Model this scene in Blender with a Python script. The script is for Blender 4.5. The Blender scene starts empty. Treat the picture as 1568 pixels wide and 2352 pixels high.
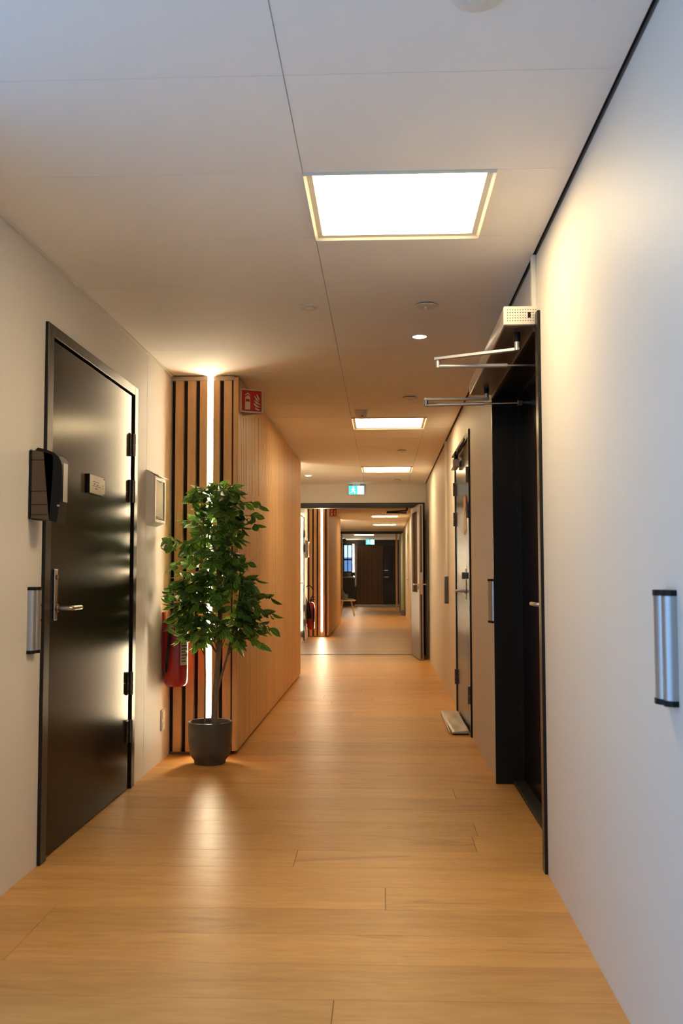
import bpy, bmesh, math, random
from mathutils import Vector, Matrix

# ------------------------------------------------------------------ camera, world, exposure
sc = bpy.context.scene
COL = sc.collection
H = 2.343            # ceiling height
XL, XR = -1.312, 0.602   # painted side walls
EYE = 1.10

def make_camera():
    f, pitch, yaw, roll = 2268.93, 0.062811, 0.0413152, -0.0017263
    cam = bpy.data.cameras.new('camera'); o = bpy.data.objects.new('camera', cam); COL.objects.link(o)
    cam.sensor_fit = 'VERTICAL'; cam.sensor_height = 36.0; cam.sensor_width = 24.0
    cam.lens = f / 2352 * 36.0
    fw = Vector((-math.sin(yaw)*math.cos(pitch), math.cos(yaw)*math.cos(pitch), math.sin(pitch)))
    rt = Vector((math.cos(yaw), math.sin(yaw), 0)); up = rt.cross(fw)
    r2 = rt*math.cos(roll) + up*math.sin(roll); u2 = up*math.cos(roll) - rt*math.sin(roll)
    o.matrix_world = Matrix(((r2.x, u2.x, -fw.x, 0), (r2.y, u2.y, -fw.y, 0), (r2.z, u2.z, -fw.z, EYE), (0, 0, 0, 1)))
    cam.clip_start = 0.02; cam.clip_end = 200
    cam.dof.use_dof = True; cam.dof.focus_distance = 5.8; cam.dof.aperture_fstop = 6.5
    sc.camera = o
make_camera()

W = bpy.data.worlds.new('world'); sc.world = W; W.use_nodes = True
bg = W.node_tree.nodes['Background']
bg.inputs[0].default_value = (0.37, 0.64, 1.0, 1); bg.inputs[1].default_value = 1.58

sc.view_settings.view_transform = 'Standard'; sc.view_settings.look = 'None'
sc.view_settings.gamma = 1.0; sc.view_settings.use_curve_mapping = False
sc.view_settings.exposure = 0.86
sc.cycles.use_denoising = True
sc.cycles.max_bounces = 12; sc.cycles.diffuse_bounces = 6; sc.cycles.glossy_bounces = 6
sc.cycles.sample_clamp_indirect = 8.0
sc.cycles.caustics_reflective = False; sc.cycles.caustics_refractive = False

LAMP = (1.0, 0.74, 0.39); LAMP_S = 12.3      # recessed ceiling panels
LED = (1.0, 0.80, 0.51); LED_S = 57.0       # vertical light columns

# daylight of the added window beside the camera (a portal only guides sampling of the sky)
pl = bpy.data.lights.new('window_portal', 'AREA'); pl.shape = 'RECTANGLE'; pl.size = 4.1; pl.size_y = 2.1
pl.cycles.is_portal = True
po = bpy.data.objects.new('window_portal', pl); COL.objects.link(po)
po.location = (-1.44, 0.5, 1.17); po.rotation_euler = (math.radians(90), 0, math.radians(-90))

# ------------------------------------------------------------------ helpers
def link(name, data=None):
    o = bpy.data.objects.new(name, data); COL.objects.link(o); return o

def adopt(o, parent):
    if parent is not None:
        o.parent = parent
        o.matrix_parent_inverse = Matrix.Translation(-parent.location)

def obj(name, bm, mat, parent=None, smooth=False, kind=None, label=None):
    me = bpy.data.meshes.new(name)
    bmesh.ops.recalc_face_normals(bm, faces=bm.faces)
    bm.to_mesh(me); bm.free()
    me.materials.append(mat)
    if smooth:
        me.polygons.foreach_set('use_smooth', [True]*len(me.polygons))
        try: me.set_sharp_from_angle(angle=math.radians(38))
        except Exception: pass
    o = link(name, me); adopt(o, parent)
    if kind: o['kind'] = kind
    if label: o['label'] = label
    return o

def tag(o, label=None, cat=None, group=None, kind=None):
    if label: o['label'] = label
    if cat: o['category'] = cat
    if group: o['group'] = group
    if kind: o['kind'] = kind
    return o

def thing(name, loc, label=None, cat=None, group=None, kind=None):
    o = link(name); o.location = loc; o.empty_display_size = 0.1
    return tag(o, label, cat, group, kind)

def copy_tree(o, parent=None, offset=None):
    c = o.copy(); COL.objects.link(c)
    if parent is not None:
        inv_ = o.matrix_parent_inverse.copy(); c.parent = parent; c.matrix_parent_inverse = inv_
    if offset is not None: c.location = o.location + Vector(offset)
    for ch in list(o.children): copy_tree(ch, c)
    return c

def box(bm, x0, x1, y0, y1, z0, z1, bev=0.0, seg=1):
    vs = [bm.verts.new(p) for p in ((x0,y0,z0),(x1,y0,z0),(x1,y1,z0),(x0,y1,z0),(x0,y0,z1),(x1,y0,z1),(x1,y1,z1),(x0,y1,z1))]
    fs = [bm.faces.new([vs[i] for i in q]) for q in ((3,2,1,0),(4,5,6,7),(0,1,5,4),(1,2,6,5),(2,3,7,6),(3,0,4,7))]
    if bev > 0:
        es = list({e for f in fs for e in f.edges})
        bmesh.ops.bevel(bm, geom=es, offset=bev, segments=seg, profile=0.5, affect='EDGES')
    return bm

def B(*a, **k):
    return box(bmesh.new(), *a, **k)

def frame_of(d):
    d = d.normalized(); a = Vector((0,0,1)) if abs(d.z) < 0.9 else Vector((1,0,0))
    u = d.cross(a).normalized(); v = d.cross(u).normalized(); return u, v

def tube(bm, pts, rad, seg=10, cap=True):
    pts = [Vector(p) for p in pts]; n = len(pts)
    if not hasattr(rad, '__len__'): rad = [rad]*n
    rings = []; u = v = None
    for i, p in enumerate(pts):
        d = (pts[min(i+1, n-1)] - pts[max(i-1, 0)]).normalized()
        if u is None: u, v = frame_of(d)
        else:
            u = (u - d*u.dot(d)).normalized(); v = d.cross(u)
        rings.append([bm.verts.new(p + (u*math.cos(2*math.pi*k/seg) + v*math.sin(2*math.pi*k/seg))*rad[i]) for k in range(seg)])
    for a, b in zip(rings, rings[1:]):
        for k in range(seg): bm.faces.new((a[k], a[(k+1)%seg], b[(k+1)%seg], b[k]))
    if cap:
        bm.faces.new(rings[0][::-1]); bm.faces.new(rings[-1])
    return bm

def T(pts, rad, seg=10): return tube(bmesh.new(), pts, rad, seg)

def lathe(bm, prof, c, seg=32, axis='z'):
    rings = []
    for r, h in prof:
        ring = []
        for k in range(seg):
            a = 2*math.pi*k/seg
            if axis == 'z': p = (c[0]+r*math.cos(a), c[1]+r*math.sin(a), c[2]+h)
            ring.append(bm.verts.new(p))
        rings.append(ring)
    for a, b in zip(rings, rings[1:]):
        for k in range(seg): bm.faces.new((a[k], a[(k+1)%seg], b[(k+1)%seg], b[k]))
    bm.faces.new(rings[0][::-1]); bm.faces.new(rings[-1])
    return bm

def prism(bm, poly, axis, a, b):
    """extrude a 2-D polygon along an axis ('x': poly is (y,z); 'y': (x,z); 'z': (x,y))"""
    def P(q, t):
        return {'x': (t, q[0], q[1]), 'y': (q[0], t, q[1]), 'z': (q[0], q[1], t)}[axis]
    va = [bm.verts.new(P(q, a)) for q in poly]; vb = [bm.verts.new(P(q, b)) for q in poly]
    bm.faces.new(va); bm.faces.new(vb[::-1])
    n = len(poly)
    for i in range(n): bm.faces.new((va[i], va[(i+1)%n], vb[(i+1)%n], vb[i]))
    return bm

# ------------------------------------------------------------------ materials
def mat(name, col, rough=0.5, metal=0.0, spec=0.5, vary=0.0, vscale=3.0, bump=0.0, bscale=200.0, coat=0.0):
    m = bpy.data.materials.new(name); m.use_nodes = True
    nt = m.node_tree; p = nt.nodes['Principled BSDF']
    p.inputs['Base Color'].default_value = (*col, 1); p.inputs['Roughness'].default_value = rough
    p.inputs['Metallic'].default_value = metal; p.inputs['Specular IOR Level'].default_value = spec
    p.inputs['Coat Weight'].default_value = coat; p.inputs['Coat Roughness'].default_value = 0.15
    tc = nt.nodes.new('ShaderNodeNewGeometry')
    if vary > 0:
        n = nt.nodes.new('ShaderNodeTexNoise'); n.inputs['Scale'].default_value = vscale; n.inputs['Detail'].default_value = 5
        nt.links.new(tc.outputs['Position'], n.inputs['Vector'])
        r = nt.nodes.new('ShaderNodeMapRange'); r.inputs['To Min'].default_value = 1-vary; r.inputs['To Max'].default_value = 1+vary
        nt.links.new(n.outputs['Fac'], r.inputs['Value'])
        mx = nt.nodes.new('ShaderNodeMix'); mx.data_type = 'RGBA'; mx.blend_type = 'MULTIPLY'
        mx.inputs['Factor'].default_value = 1.0; mx.inputs['A'].default_value = (*col, 1)
        nt.links.new(r.outputs['Result'], mx.inputs['B']); nt.links.new(mx.outputs['Result'], p.inputs['Base Color'])
    if bump > 0:
        n = nt.nodes.new('ShaderNodeTexNoise'); n.inputs['Scale'].default_value = bscale; n.inputs['Detail'].default_value = 3
        nt.links.new(tc.outputs['Position'], n.inputs['Vector'])
        b = nt.nodes.new('ShaderNodeBump'); b.inputs['Strength'].default_value = bump; b.inputs['Distance'].default_value = 0.002
        nt.links.new(n.outputs['Fac'], b.inputs['Height']); nt.links.new(b.outputs['Normal'], p.inputs['Normal'])
    return m

def emit(name, col, s):
    m = bpy.data.materials.new(name); m.use_nodes = True; nt = m.node_tree
    e = nt.nodes.new('ShaderNodeEmission'); e.inputs['Color'].default_value = (*col, 1); e.inputs['Strength'].default_value = s
    nt.links.new(e.outputs[0], nt.nodes['Material Output'].inputs['Surface']); nt.nodes.remove(nt.nodes['Principled BSDF'])
    return m

def wood(name, light, dark, along, rough=0.4, tone=0.12, stretch=0.06, scale=14.0, spec=0.5, knots=0.25, mark=0.62):
    """grain stretched along an axis, each board with its own offset and tone"""
    m = bpy.data.materials.new(name); m.use_nodes = True; nt = m.node_tree; L = nt.links
    p = nt.nodes['Principled BSDF']; p.inputs['Specular IOR Level'].default_value = spec
    g = nt.nodes.new('ShaderNodeNewGeometry'); oi = nt.nodes.new('ShaderNodeObjectInfo')
    off = nt.nodes.new('ShaderNodeVectorMath'); off.operation = 'MULTIPLY_ADD'
    off.inputs[1].default_value = (37.0, 53.0, 71.0)
    L.new(oi.outputs['Random'], off.inputs[0]); L.new(g.outputs['Position'], off.inputs[2])
    mp = nt.nodes.new('ShaderNodeMapping'); s = [1.0, 1.0, 1.0]; s['xyz'.index(along)] = stretch
    mp.inputs['Scale'].default_value = s; L.new(off.outputs[0], mp.inputs['Vector'])
    n1 = nt.nodes.new('ShaderNodeTexNoise'); n1.inputs['Scale'].default_value = scale; n1.inputs['Detail'].default_value = 8
    n1.inputs['Roughness'].default_value = 0.62; n1.inputs['Distortion'].default_value = 0.9
    L.new(mp.outputs[0], n1.inputs['Vector'])
    n2 = nt.nodes.new('ShaderNodeTexNoise'); n2.inputs['Scale'].default_value = scale*9; n2.inputs['Detail'].default_value = 4
    L.new(mp.outputs[0], n2.inputs['Vector'])
    n3 = nt.nodes.new('ShaderNodeTexNoise'); n3.inputs['Scale'].default_value = scale*0.55; n3.inputs['Detail'].default_value = 9
    n3.inputs['Roughness'].default_value = 0.7; n3.inputs['Distortion'].default_value = 2.5
    L.new(mp.outputs[0], n3.inputs['Vector'])
    cr = nt.nodes.new('ShaderNodeValToRGB'); cr.color_ramp.elements[0].color = (*dark, 1); cr.color_ramp.elements[1].color = (*light, 1)
    cr.color_ramp.elements[0].position = 0.25; cr.color_ramp.elements[1].position = 0.6
    L.new(n1.outputs['Fac'], cr.inputs['Fac'])
    m1 = nt.nodes.new('ShaderNodeMix'); m1.data_type = 'RGBA'; m1.blend_type = 'MULTIPLY'; m1.inputs['Factor'].default_value = 0.35
    L.new(cr.outputs['Color'], m1.inputs['A'])
    r2 = nt.nodes.new('ShaderNodeMapRange'); r2.inputs['From Min'].default_value = 0.3; r2.inputs['From Max'].default_value = 0.6
    r2.inputs['To Min'].default_value = 0.72; r2.inputs['To Max'].default_value = 1.05; L.new(n2.outputs['Fac'], r2.inputs['Value'])
    L.new(r2.outputs['Result'], m1.inputs['B'])
    r3 = nt.nodes.new('ShaderNodeMapRange'); r3.inputs['From Min'].default_value = mark; r3.inputs['From Max'].default_value = mark+0.1
    r3.inputs['To Min'].default_value = 1.0; r3.inputs['To Max'].default_value = 1-knots; L.new(n3.outputs['Fac'], r3.inputs['Value'])
    m2 = nt.nodes.new('ShaderNodeMix'); m2.data_type = 'RGBA'; m2.blend_type = 'MULTIPLY'; m2.inputs['Factor'].default_value = 1.0
    L.new(m1.outputs['Result'], m2.inputs['A']); L.new(r3.outputs['Result'], m2.inputs['B'])
    rt = nt.nodes.new('ShaderNodeMapRange'); rt.inputs['To Min'].default_value = 1-tone; rt.inputs['To Max'].default_value = 1+tone
    L.new(oi.outputs['Random'], rt.inputs['Value'])
    m3 = nt.nodes.new('ShaderNodeMix'); m3.data_type = 'RGBA'; m3.blend_type = 'MULTIPLY'; m3.inputs['Factor'].default_value = 1.0
    L.new(m2.outputs['Result'], m3.inputs['A']); L.new(rt.outputs['Result'], m3.inputs['B'])
    L.new(m3.outputs['Result'], p.inputs['Base Color'])
    rr = nt.nodes.new('ShaderNodeMapRange'); rr.inputs['To Min'].default_value = rough-0.06; rr.inputs['To Max'].default_value = rough+0.08
    L.new(n1.outputs['Fac'], rr.inputs['Value']); L.new(rr.outputs['Result'], p.inputs['Roughness'])
    b = nt.nodes.new('ShaderNodeBump'); b.inputs['Strength'].default_value = 0.12; b.inputs['Distance'].default_value = 0.0015
    L.new(n2.outputs['Fac'], b.inputs['Height']); L.new(b.outputs['Normal'], p.inputs['Normal'])
    return m

def clear(name, tint=(1,1,1), opacity=0.12, rough=0.05, body=None):
    """thin glazing: mostly see-through with a glossy skin"""
    m = bpy.data.materials.new(name); m.use_nodes = True; nt = m.node_tree; L = nt.links
    t = nt.nodes.new('ShaderNodeBsdfTransparent'); t.inputs['Color'].default_value = (*tint, 1)
    p = nt.nodes['Principled BSDF']; p.inputs['Base Color'].default_value = (*(body or [c*0.3 for c in tint]), 1); p.inputs['Roughness'].default_value = rough
    mx = nt.nodes.new('ShaderNodeMixShader'); mx.inputs[0].default_value = opacity
    L.new(t.outputs[0], mx.inputs[1]); L.new(p.outputs[0], mx.inputs[2]); L.new(mx.outputs[0], nt.nodes['Material Output'].inputs['Surface'])
    return m

def leaf_mat():
    m = bpy.data.materials.new('leaf_green'); m.use_nodes = True; nt = m.node_tree; L = nt.links
    p = nt.nodes['Principled BSDF']; p.inputs['Roughness'].default_value = 0.38
    uv = nt.nodes.new('ShaderNodeUVMap'); sp = nt.nodes.new('ShaderNodeSeparateXYZ'); L.new(uv.outputs[0], sp.inputs[0])
    oi = nt.nodes.new('ShaderNodeObjectInfo'); ge = nt.nodes.new('ShaderNodeNewGeometry')
    nz = nt.nodes.new('ShaderNodeTexNoise'); nz.inputs['Scale'].default_value = 9.0; L.new(ge.outputs['Position'], nz.inputs['Vector'])
    cr = nt.nodes.new('ShaderNodeValToRGB'); el = cr.color_ramp.elements
    el[0].position = 0.0; el[0].color = (0.20, 0.30, 0.07, 1)
    el[1].position = 1.0; el[1].color = (0.34, 0.42, 0.13, 1)
    for pos, c in ((0.10, (0.036, 0.125, 0.018, 1)), (0.80, (0.04, 0.135, 0.02, 1)), (0.93, (0.16, 0.25, 0.06, 1))):
        e = el.new(pos); e.color = c
    L.new(sp.outputs['X'], cr.inputs['Fac'])
    r = nt.nodes.new('ShaderNodeMapRange'); r.inputs['From Min'].default_value = 0.3; r.inputs['From Max'].default_value = 0.7
    r.inputs['To Min'].default_value = 0.6; r.inputs['To Max'].default_value = 1.5; L.new(nz.outputs['Fac'], r.inputs['Value'])
    mx = nt.nodes.new('ShaderNodeMix'); mx.data_type = 'RGBA'; mx.blend_type = 'MULTIPLY'; mx.inputs['Factor'].default_value = 1
    L.new(cr.outputs['Color'], mx.inputs['A']); L.new(r.outputs['Result'], mx.inputs['B']); L.new(mx.outputs['Result'], p.inputs['Base Color'])
    tr = nt.nodes.new('ShaderNodeBsdfTranslucent'); hs = nt.nodes.new('ShaderNodeHueSaturation')
    hs.inputs['Value'].default_value = 1.7; hs.inputs['Hue'].default_value = 0.48; L.new(mx.outputs['Result'], hs.inputs['Color']); L.new(hs.outputs['Color'], tr.inputs['Color'])
    ms = nt.nodes.new('ShaderNodeMixShader'); ms.inputs[0].default_value = 0.42
    L.new(p.outputs[0], ms.inputs[1]); L.new(tr.outputs[0], ms.inputs[2]); L.new(ms.outputs[0], nt.nodes['Material Output'].inputs['Surface'])
    return m

M = {
 'wall': mat('wall_paint', (0.71, 0.68, 0.63), 0.55, spec=0.35, vary=0.02, bump=0.08, bscale=260),
 'ceil': mat('ceiling_paint', (0.90, 0.88, 0.86), 0.75, spec=0.2, vary=0.02, vscale=1.5, bump=0.1, bscale=320),
 'gap': mat('shadow_gap', (0.03, 0.027, 0.024), 0.8),
 'plank': wood('oak_plank', (0.65, 0.36, 0.12), (0.53, 0.265, 0.078), 'x', 0.36, spec=0.2, tone=0.08, stretch=0.15, scale=7, knots=0.22, mark=0.56),
 'subfloor': mat('plank_joint', (0.22, 0.12, 0.055), 0.7, vary=0.1),
 'clad': wood('pine_cladding', (0.73, 0.445, 0.205), (0.61, 0.335, 0.135), 'z', 0.42, tone=0.08, stretch=0.05, scale=18, knots=0.2),
 'cladback': mat('cladding_groove', (0.16, 0.08, 0.035), 0.8, vary=0.1),
 'felt': mat('black_felt', (0.022, 0.02, 0.02), 0.9, vary=0.2, vscale=40),
 'door': mat('dark_door_laminate', (0.009, 0.006, 0.005), 0.20, spec=0.07, bump=0.02, bscale=120, vary=0.1),
 'dframe': mat('dark_door_frame', (0.012, 0.010, 0.009), 0.32, spec=0.3, vary=0.1),
 'black': mat('black_plastic', (0.010, 0.010, 0.010), 0.45, spec=0.2, vary=0.1),
 'rubber': mat('black_rubber', (0.015, 0.014, 0.013), 0.7, vary=0.1),
 'steel': mat('brushed_steel', (0.46, 0.42, 0.38), 0.28, metal=1.0, vary=0.06, vscale=60),
 'dsteel': mat('dark_steel', (0.16, 0.14, 0.125), 0.35, metal=1.0, vary=0.1, vscale=50),
 'alu': mat('anodised_aluminium', (0.48, 0.48, 0.49), 0.38, metal=0.75, vary=0.04, vscale=70),
 'white': mat('white_plastic', (0.74, 0.72, 0.66), 0.45, vary=0.02),
 'cream': mat('cream_cover', (0.76, 0.72, 0.62), 0.5, vary=0.03),
 'silver': mat('silver_lacquer', (0.50, 0.46, 0.42), 0.35, metal=0.6, vary=0.04),
 'leafgrey': mat('grey_door_leaf', (0.22, 0.17, 0.14), 0.33, spec=0.4, vary=0.04),
 'base': mat('operator_base', (0.085, 0.065, 0.05), 0.4, vary=0.05),
 'joint': mat('joint_shadow', (0.11, 0.098, 0.09), 0.8),
 'pot': mat('grey_pot', (0.075, 0.07, 0.062), 0.5, vary=0.08, vscale=20, bump=0.05),
 'soil': mat('potting_soil', (0.03, 0.02, 0.014), 0.9, vary=0.4, vscale=60, bump=0.6, bscale=90),
 'bark': mat('ficus_bark', (0.20, 0.155, 0.115), 0.8, vary=0.35, vscale=35, bump=0.5, bscale=90),
 'twig': mat('twig_bark', (0.13, 0.09, 0.055), 0.8, vary=0.3, vscale=50),
 'leaf': leaf_mat(),
 'red': mat('extinguisher_red', (0.42, 0.018, 0.014), 0.25, coat=0.5, vary=0.04),
 'signred': mat('sign_red', (0.45, 0.016, 0.016), 0.45, vary=0.03),
 'paper': mat('printed_paper', (0.66, 0.62, 0.55), 0.6, vary=0.05, vscale=30),
 'ink': mat('dark_ink', (0.05, 0.045, 0.04), 0.6, vary=0.1),
 'glow': mat('sign_cream', (0.70, 0.62, 0.42), 0.5, vary=0.03),
 'brass': mat('plaque_gold', (0.24, 0.185, 0.115), 0.4, metal=0.3, vary=0.05, vscale=30),
 'smoke': clear('smoked_plastic', (0.55, 0.46, 0.38), 0.6, 0.2, body=(0.20, 0.14, 0.095)),
 'pane': clear('window_glass', (0.93, 0.97, 1.0), 0.06, 0.02),
 'dpane': clear('dark_glass', (0.25, 0.23, 0.22), 0.5, 0.08),
 'cpane': clear('cover_glass', (0.95, 0.93, 0.9), 0.07, 0.1),
 'pouch': mat('dispenser_pouch', (0.62, 0.40, 0.24), 0.6, vary=0.15, vscale=25),
 'lamp': emit('lamp_diffuser', LAMP, LAMP_S),
 'led': emit('led_diffuser', LED, LED_S),
 'spot': emit('spot_lens', (1.0, 0.85, 0.62), 25.0),
 'exitw': emit('exit_sign_white', (0.62, 0.95, 1.0), 1.5),
 'exitg': emit('exit_sign_green', (0.06, 0.62, 0.62), 1.0),
 'yellow': mat('sticker_yellow', (0.72, 0.46, 0.05), 0.5, vary=0.1, vscale=40),
 'orange': mat('sticker_red', (0.55, 0.10, 0.05), 0.5, vary=0.1, vscale=40),
 'foil': mat('foil_wrap', (0.50, 0.46, 0.42), 0.38, vary=0.06, vscale=14, coat=0.25),
 'rail': mat('light_rail', (0.52, 0.42, 0.32), 0.5, vary=0.04),
 'chairfab': mat('olive_felt', (0.22, 0.21, 0.175), 0.85, vary=0.15, vscale=30),
 'chairwood': wood('chair_oak', (0.55, 0.33, 0.16), (0.42, 0.24, 0.10), 'x', 0.4),
 'dark': mat('charcoal_wall', (0.035, 0.03, 0.028), 0.5, vary=0.1),
 'walnut': wood('walnut_slat', (0.17, 0.085, 0.04), (0.11, 0.05, 0.022), 'z', 0.5),
 'green': mat('green_panel', (0.36, 0.40, 0.08), 0.5, vary=0.08),
 'blue': mat('blue_grey_panel', (0.16, 0.19, 0.27), 0.4, vary=0.08),
 'greymat': mat('grey_mat', (0.16, 0.145, 0.13), 0.9, vary=0.1),
}

# ------------------------------------------------------------------ the setting
Y0, Y1 = -2.2, 36.0
rng = random.Random(4)

# floor: base slab and the oak planks laid across the corridor
fl = obj('floor', B(-2.0, 1.0, Y0, Y1+0.2, -0.12, -0.006), M['subfloor'], kind='structure')
tag(fl, 'warm oak plank floor running down the whole corridor', 'floor')
PITCH, ORG = 0.2305, 2.6285
joints = {3: 0.005, 6: 0.37, 2: -1.09, 1: -1.088}
def plank(x0, x1, y0, y1):
    bm = bmesh.new(); e = 0.0005; c = 0.0009
    box(bm, x0+e, x1-e, y0+e, y1-e, -0.006, -0.0015)
    top = [v for v in bm.verts if v.co.z > -0.004]
    r = bmesh.ops.extrude_face_region(bm, geom=[f for f in bm.faces if all(v in top for v in f.verts)])
    nv = [v for v in r['geom'] if isinstance(v, bmesh.types.BMVert)]
    cx, cy = (x0+x1)/2, (y0+y1)/2
    for v in nv:
        v.co.z = 0.0; v.co.x += c if v.co.x < cx else -c; v.co.y += c if v.co.y < cy else -c
    bmesh.ops.delete(bm, geom=[f for f in bm.faces if all(abs(v.co.z+0.0015) < 1e-5 for v in f.verts)], context='FACES_ONLY')
    return obj('plank', bm, M['plank'], fl)
k0 = int((Y0-ORG)/PITCH)
for k in range(k0, int((Y1-ORG)/PITCH)+1):
    ya = ORG+k*PITCH; yb = min(ya+PITCH, Y1)
    xs = [-1.45, 0.80]
    if k in joints: xs.insert(1, joints[k])
    elif rng.random() < (0.38 if k > 0 else 0.3): xs.insert(1, rng.uniform(-1.1, 0.5))
    for a, b in zip(xs, xs[1:]): plank(a, b, ya, yb)

# ceiling: slab and painted panels in 0.6 m rows
ce = obj('ceiling', B(-2.0, 1.0, Y0, Y1+0.2, 2.42, 2.52), M['gap'], kind='structure')
tag(ce, 'flat ceiling of large pale panels with fine joints', 'ceiling')
SEAM = -0.242; LX1 = 0.358
lamp_rows = {0: 2.985, 8: 7.785, 14: 11.385}
far_lamps = {}
def cpanel(x0, x1, y0, y1):
    obj('ceiling_panel', B(x0+0.0012, x1-0.0012, y0+0.0012, y1-0.0012, H, H+0.02), M['ceil'], ce)
for k in range(-9, 56):
    ya = 2.985+0.6*k; yb = ya+0.6
    left = XL+0.004
    if yb > 13.55 and ya < 13.6: yb = 13.59
    if 13.5 < ya < 13.6: continue
    if ya > Y1: break
    cpanel(left, SEAM, ya, yb)
    if k in (0, 8, 14, 30, 36): cpanel(LX1, XR-0.010, ya, yb)      # the lamp takes the middle bay
    elif k == 47: cpanel(SEAM, XR-0.010, ya, yb)
    elif k > 8: cpanel(SEAM, LX1, ya, yb); cpanel(LX1, XR-0.010, ya, yb)
    else: cpanel(SEAM, XR-0.010, ya, yb)

def wall_x(name, x0, x1, spans, m=M['wall'], label=None):
    bm = bmesh.new()
    for (y0, y1, z0, z1) in spans: box(bm, x0, x1, y0, y1, z0, z1)
    o = obj(name, bm, m, kind='structure')
    return tag(o, label, 'wall')

# left painted wall near the camera with a door opening, panelled
DL0, DL1, DH = 3.76, 5.18, 2.09
wl = wall_x('wall_left', XL-0.13, XL-0.02, [(2.60, DL0, 0, H+0.06), (DL0, DL1, DH, H+0.06), (DL1, 6.16, 0, H+0.06)],
            label='cream painted left wall around the dark door')
def lpanel(spans):
    bm = bmesh.new()
    for (y0, y1, z0, z1) in spans: box(bm, XL-0.019, XL, y0, y1, z0, z1)
    obj('wall_panel', bm, M['wall'], wl)
lpanel([(2.60, DL0, 0, H-0.006), (DL0, DL1, DH, H-0.006), (DL1, 5.429, 0, H-0.006)])
lpanel([(5.433, 6.10, 0, H-0.006)])
# trim along the left ceiling edge
tag(obj('trim_1', B(XL, XL+0.012, 2.6, 6.05, H-0.012, H-0.001), M['wall'], kind='structure'), 'thin cream bead along the left ceiling edge', 'trim')

# added window beside the camera, out of the picture, to bring in daylight
wall_x('wall_left_window', XL-0.13, XL, [(-2.0, -1.6, 0, H+0.06), (2.50, 2.60, 0, H+0.06), (-1.6, 2.50, 0, 0.10), (-1.6, 2.50, 2.26, H+0.06)],
       label='left wall around the unseen window beside the viewer')
w1 = thing('unseen_window', (XL-0.06, 0.45, 0.10), 'unseen tall window assumed in the left wall beside the viewer', 'window', kind='structure')
bm = bmesh.new()
for a, b in ((-1.6, -1.54), (-0.26, -0.20), (1.10, 1.16), (2.44, 2.50)): box(bm, XL-0.10, XL-0.03, a, b, 0.10, 2.26)
box(bm, XL-0.10, XL-0.03, -1.6, 2.5, 0.10, 0.16); box(bm, XL-0.10, XL-0.03, -1.6, 2.5, 2.20, 2.26)
obj('window_frame', bm, M['dframe'], w1)
for a, b in ((-1.54, -0.26), (-0.20, 1.10), (1.16, 2.44)): obj('pane', B(XL-0.07, XL-0.064, a, b, 0.16, 2.20), M['pane'], w1)
tag(obj('wall_back', B(XL-0.13, 0.80, Y0, Y0+0.12, 0, H+0.06), M['wall'], kind='structure'), 'plain wall closing the corridor behind the viewer', 'wall')

# right painted wall with a door niche and a double door
N0, N1 = 3.735, 5.302
P0, P1 = 6.76, 8.10
wr = wall_x('wall_right', XR, XR+0.20, [(Y0, N0, 0, H-0.008), (N0, N1, 2.095, H-0.008), (N1, P0, 0, H-0.008), (P0, P1, 2.095, H-0.008), (P1, 13.6, 0, H-0.008)],
            label='pale painted right wall with the dark door niche')
obj('shadow_joint', B(XR-0.001, XR+0.2, Y0, 13.6, H-0.008, H+0.06), M['joint'], wr)
wall_x('wall_right_far', XR, XR+0.20, [(13.7, 22.6, 0, H+0.06), (22.6, 23.6, 2.1, H+0.06), (23.6, Y1, 0, H+0.06)], label='pale right wall beyond the open grey door')

# wood-clad blocks that narrow the corridor
CX = -0.905
boards = [(-1.2885, -1.2365), (-1.211, -1.1595), (-1.135, -1.0865), (-1.0505, -1.0095), (-0.9845, -0.934)]
def clad_block(name, y0, y1, label, CX=-0.905):
    w = obj(name, B(XL-0.13, CX-0.022, y0+0.05, y1-0.05, 0, H+0.06), M['cladback'], kind='structure')
    tag(w, label, 'wall')
    # end faces: felt behind upright boards, head rail, foot rail
    for yf, s in ((y0, 1), (y1, -1)):
        def yy(a, b): return (yf+s*a, yf+s*b) if s > 0 else (yf+s*b, yf+s*a)
        obj('felt_backing', B(XL, CX-0.025, *yy(0.030, 0.049), 0, H-0.001), M['felt'], w)
        for ra, rb in ((XL, -1.0865), (-1.0505, CX-0.013)): obj('head_rail', B(ra, rb, *yy(-0.004, 0.030), H-0.032, H-0.006), M['rail'], w)
        obj('foot_rail', B(XL, CX-0.025, *yy(0.003, 0.030), 0.0, 0.016), M['dsteel'], w)
        for a, b in boards:
            b = min(b, CX-0.024)
            obj('board', B(a, b, *yy(-0.006, 0.030), 0.017, H-0.034, bev=0.0015), M['clad'], w)
    # long face: narrow upright slats
    n = int(round((y1-y0)/0.077)); p = (y1-y0)/n
    me = None
    for i in range(n):
        if me is None:
            o = obj('slat', B(CX-0.021, CX+0.012, y0, y0+p-0.014, 0.022, H-0.012, bev=0.002), M['clad'], w); me = o
        else:
            o = me.copy(); COL.objects.link(o); o.location = (0, i*p, 0)
    return w
clad_block('wall_cladding_near', 6.08, 10.79, 'slatted pine wall block behind the potted tree')
clad_block('wall_cladding_far', 17.41, 22.3, 'slatted pine wall block beyond the open grey door', CX=-0.955)
wall_x('wall_left_recess', XL-0.13, XL, [(10.76, 13.6, 0, H+0.06)], label='cream wall of the recess after the slatted block')
wall_x('wall_left_far', XL-0.13, XL, [(13.7, 15.09, 0, H+0.06), (15.09, 16.51, 2.09, H+0.06), (16.51, 17.44, 0, H+0.06), (22.27, 28.8, 0, H+0.06)], label='pale left wall beyond the open grey door')

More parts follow.
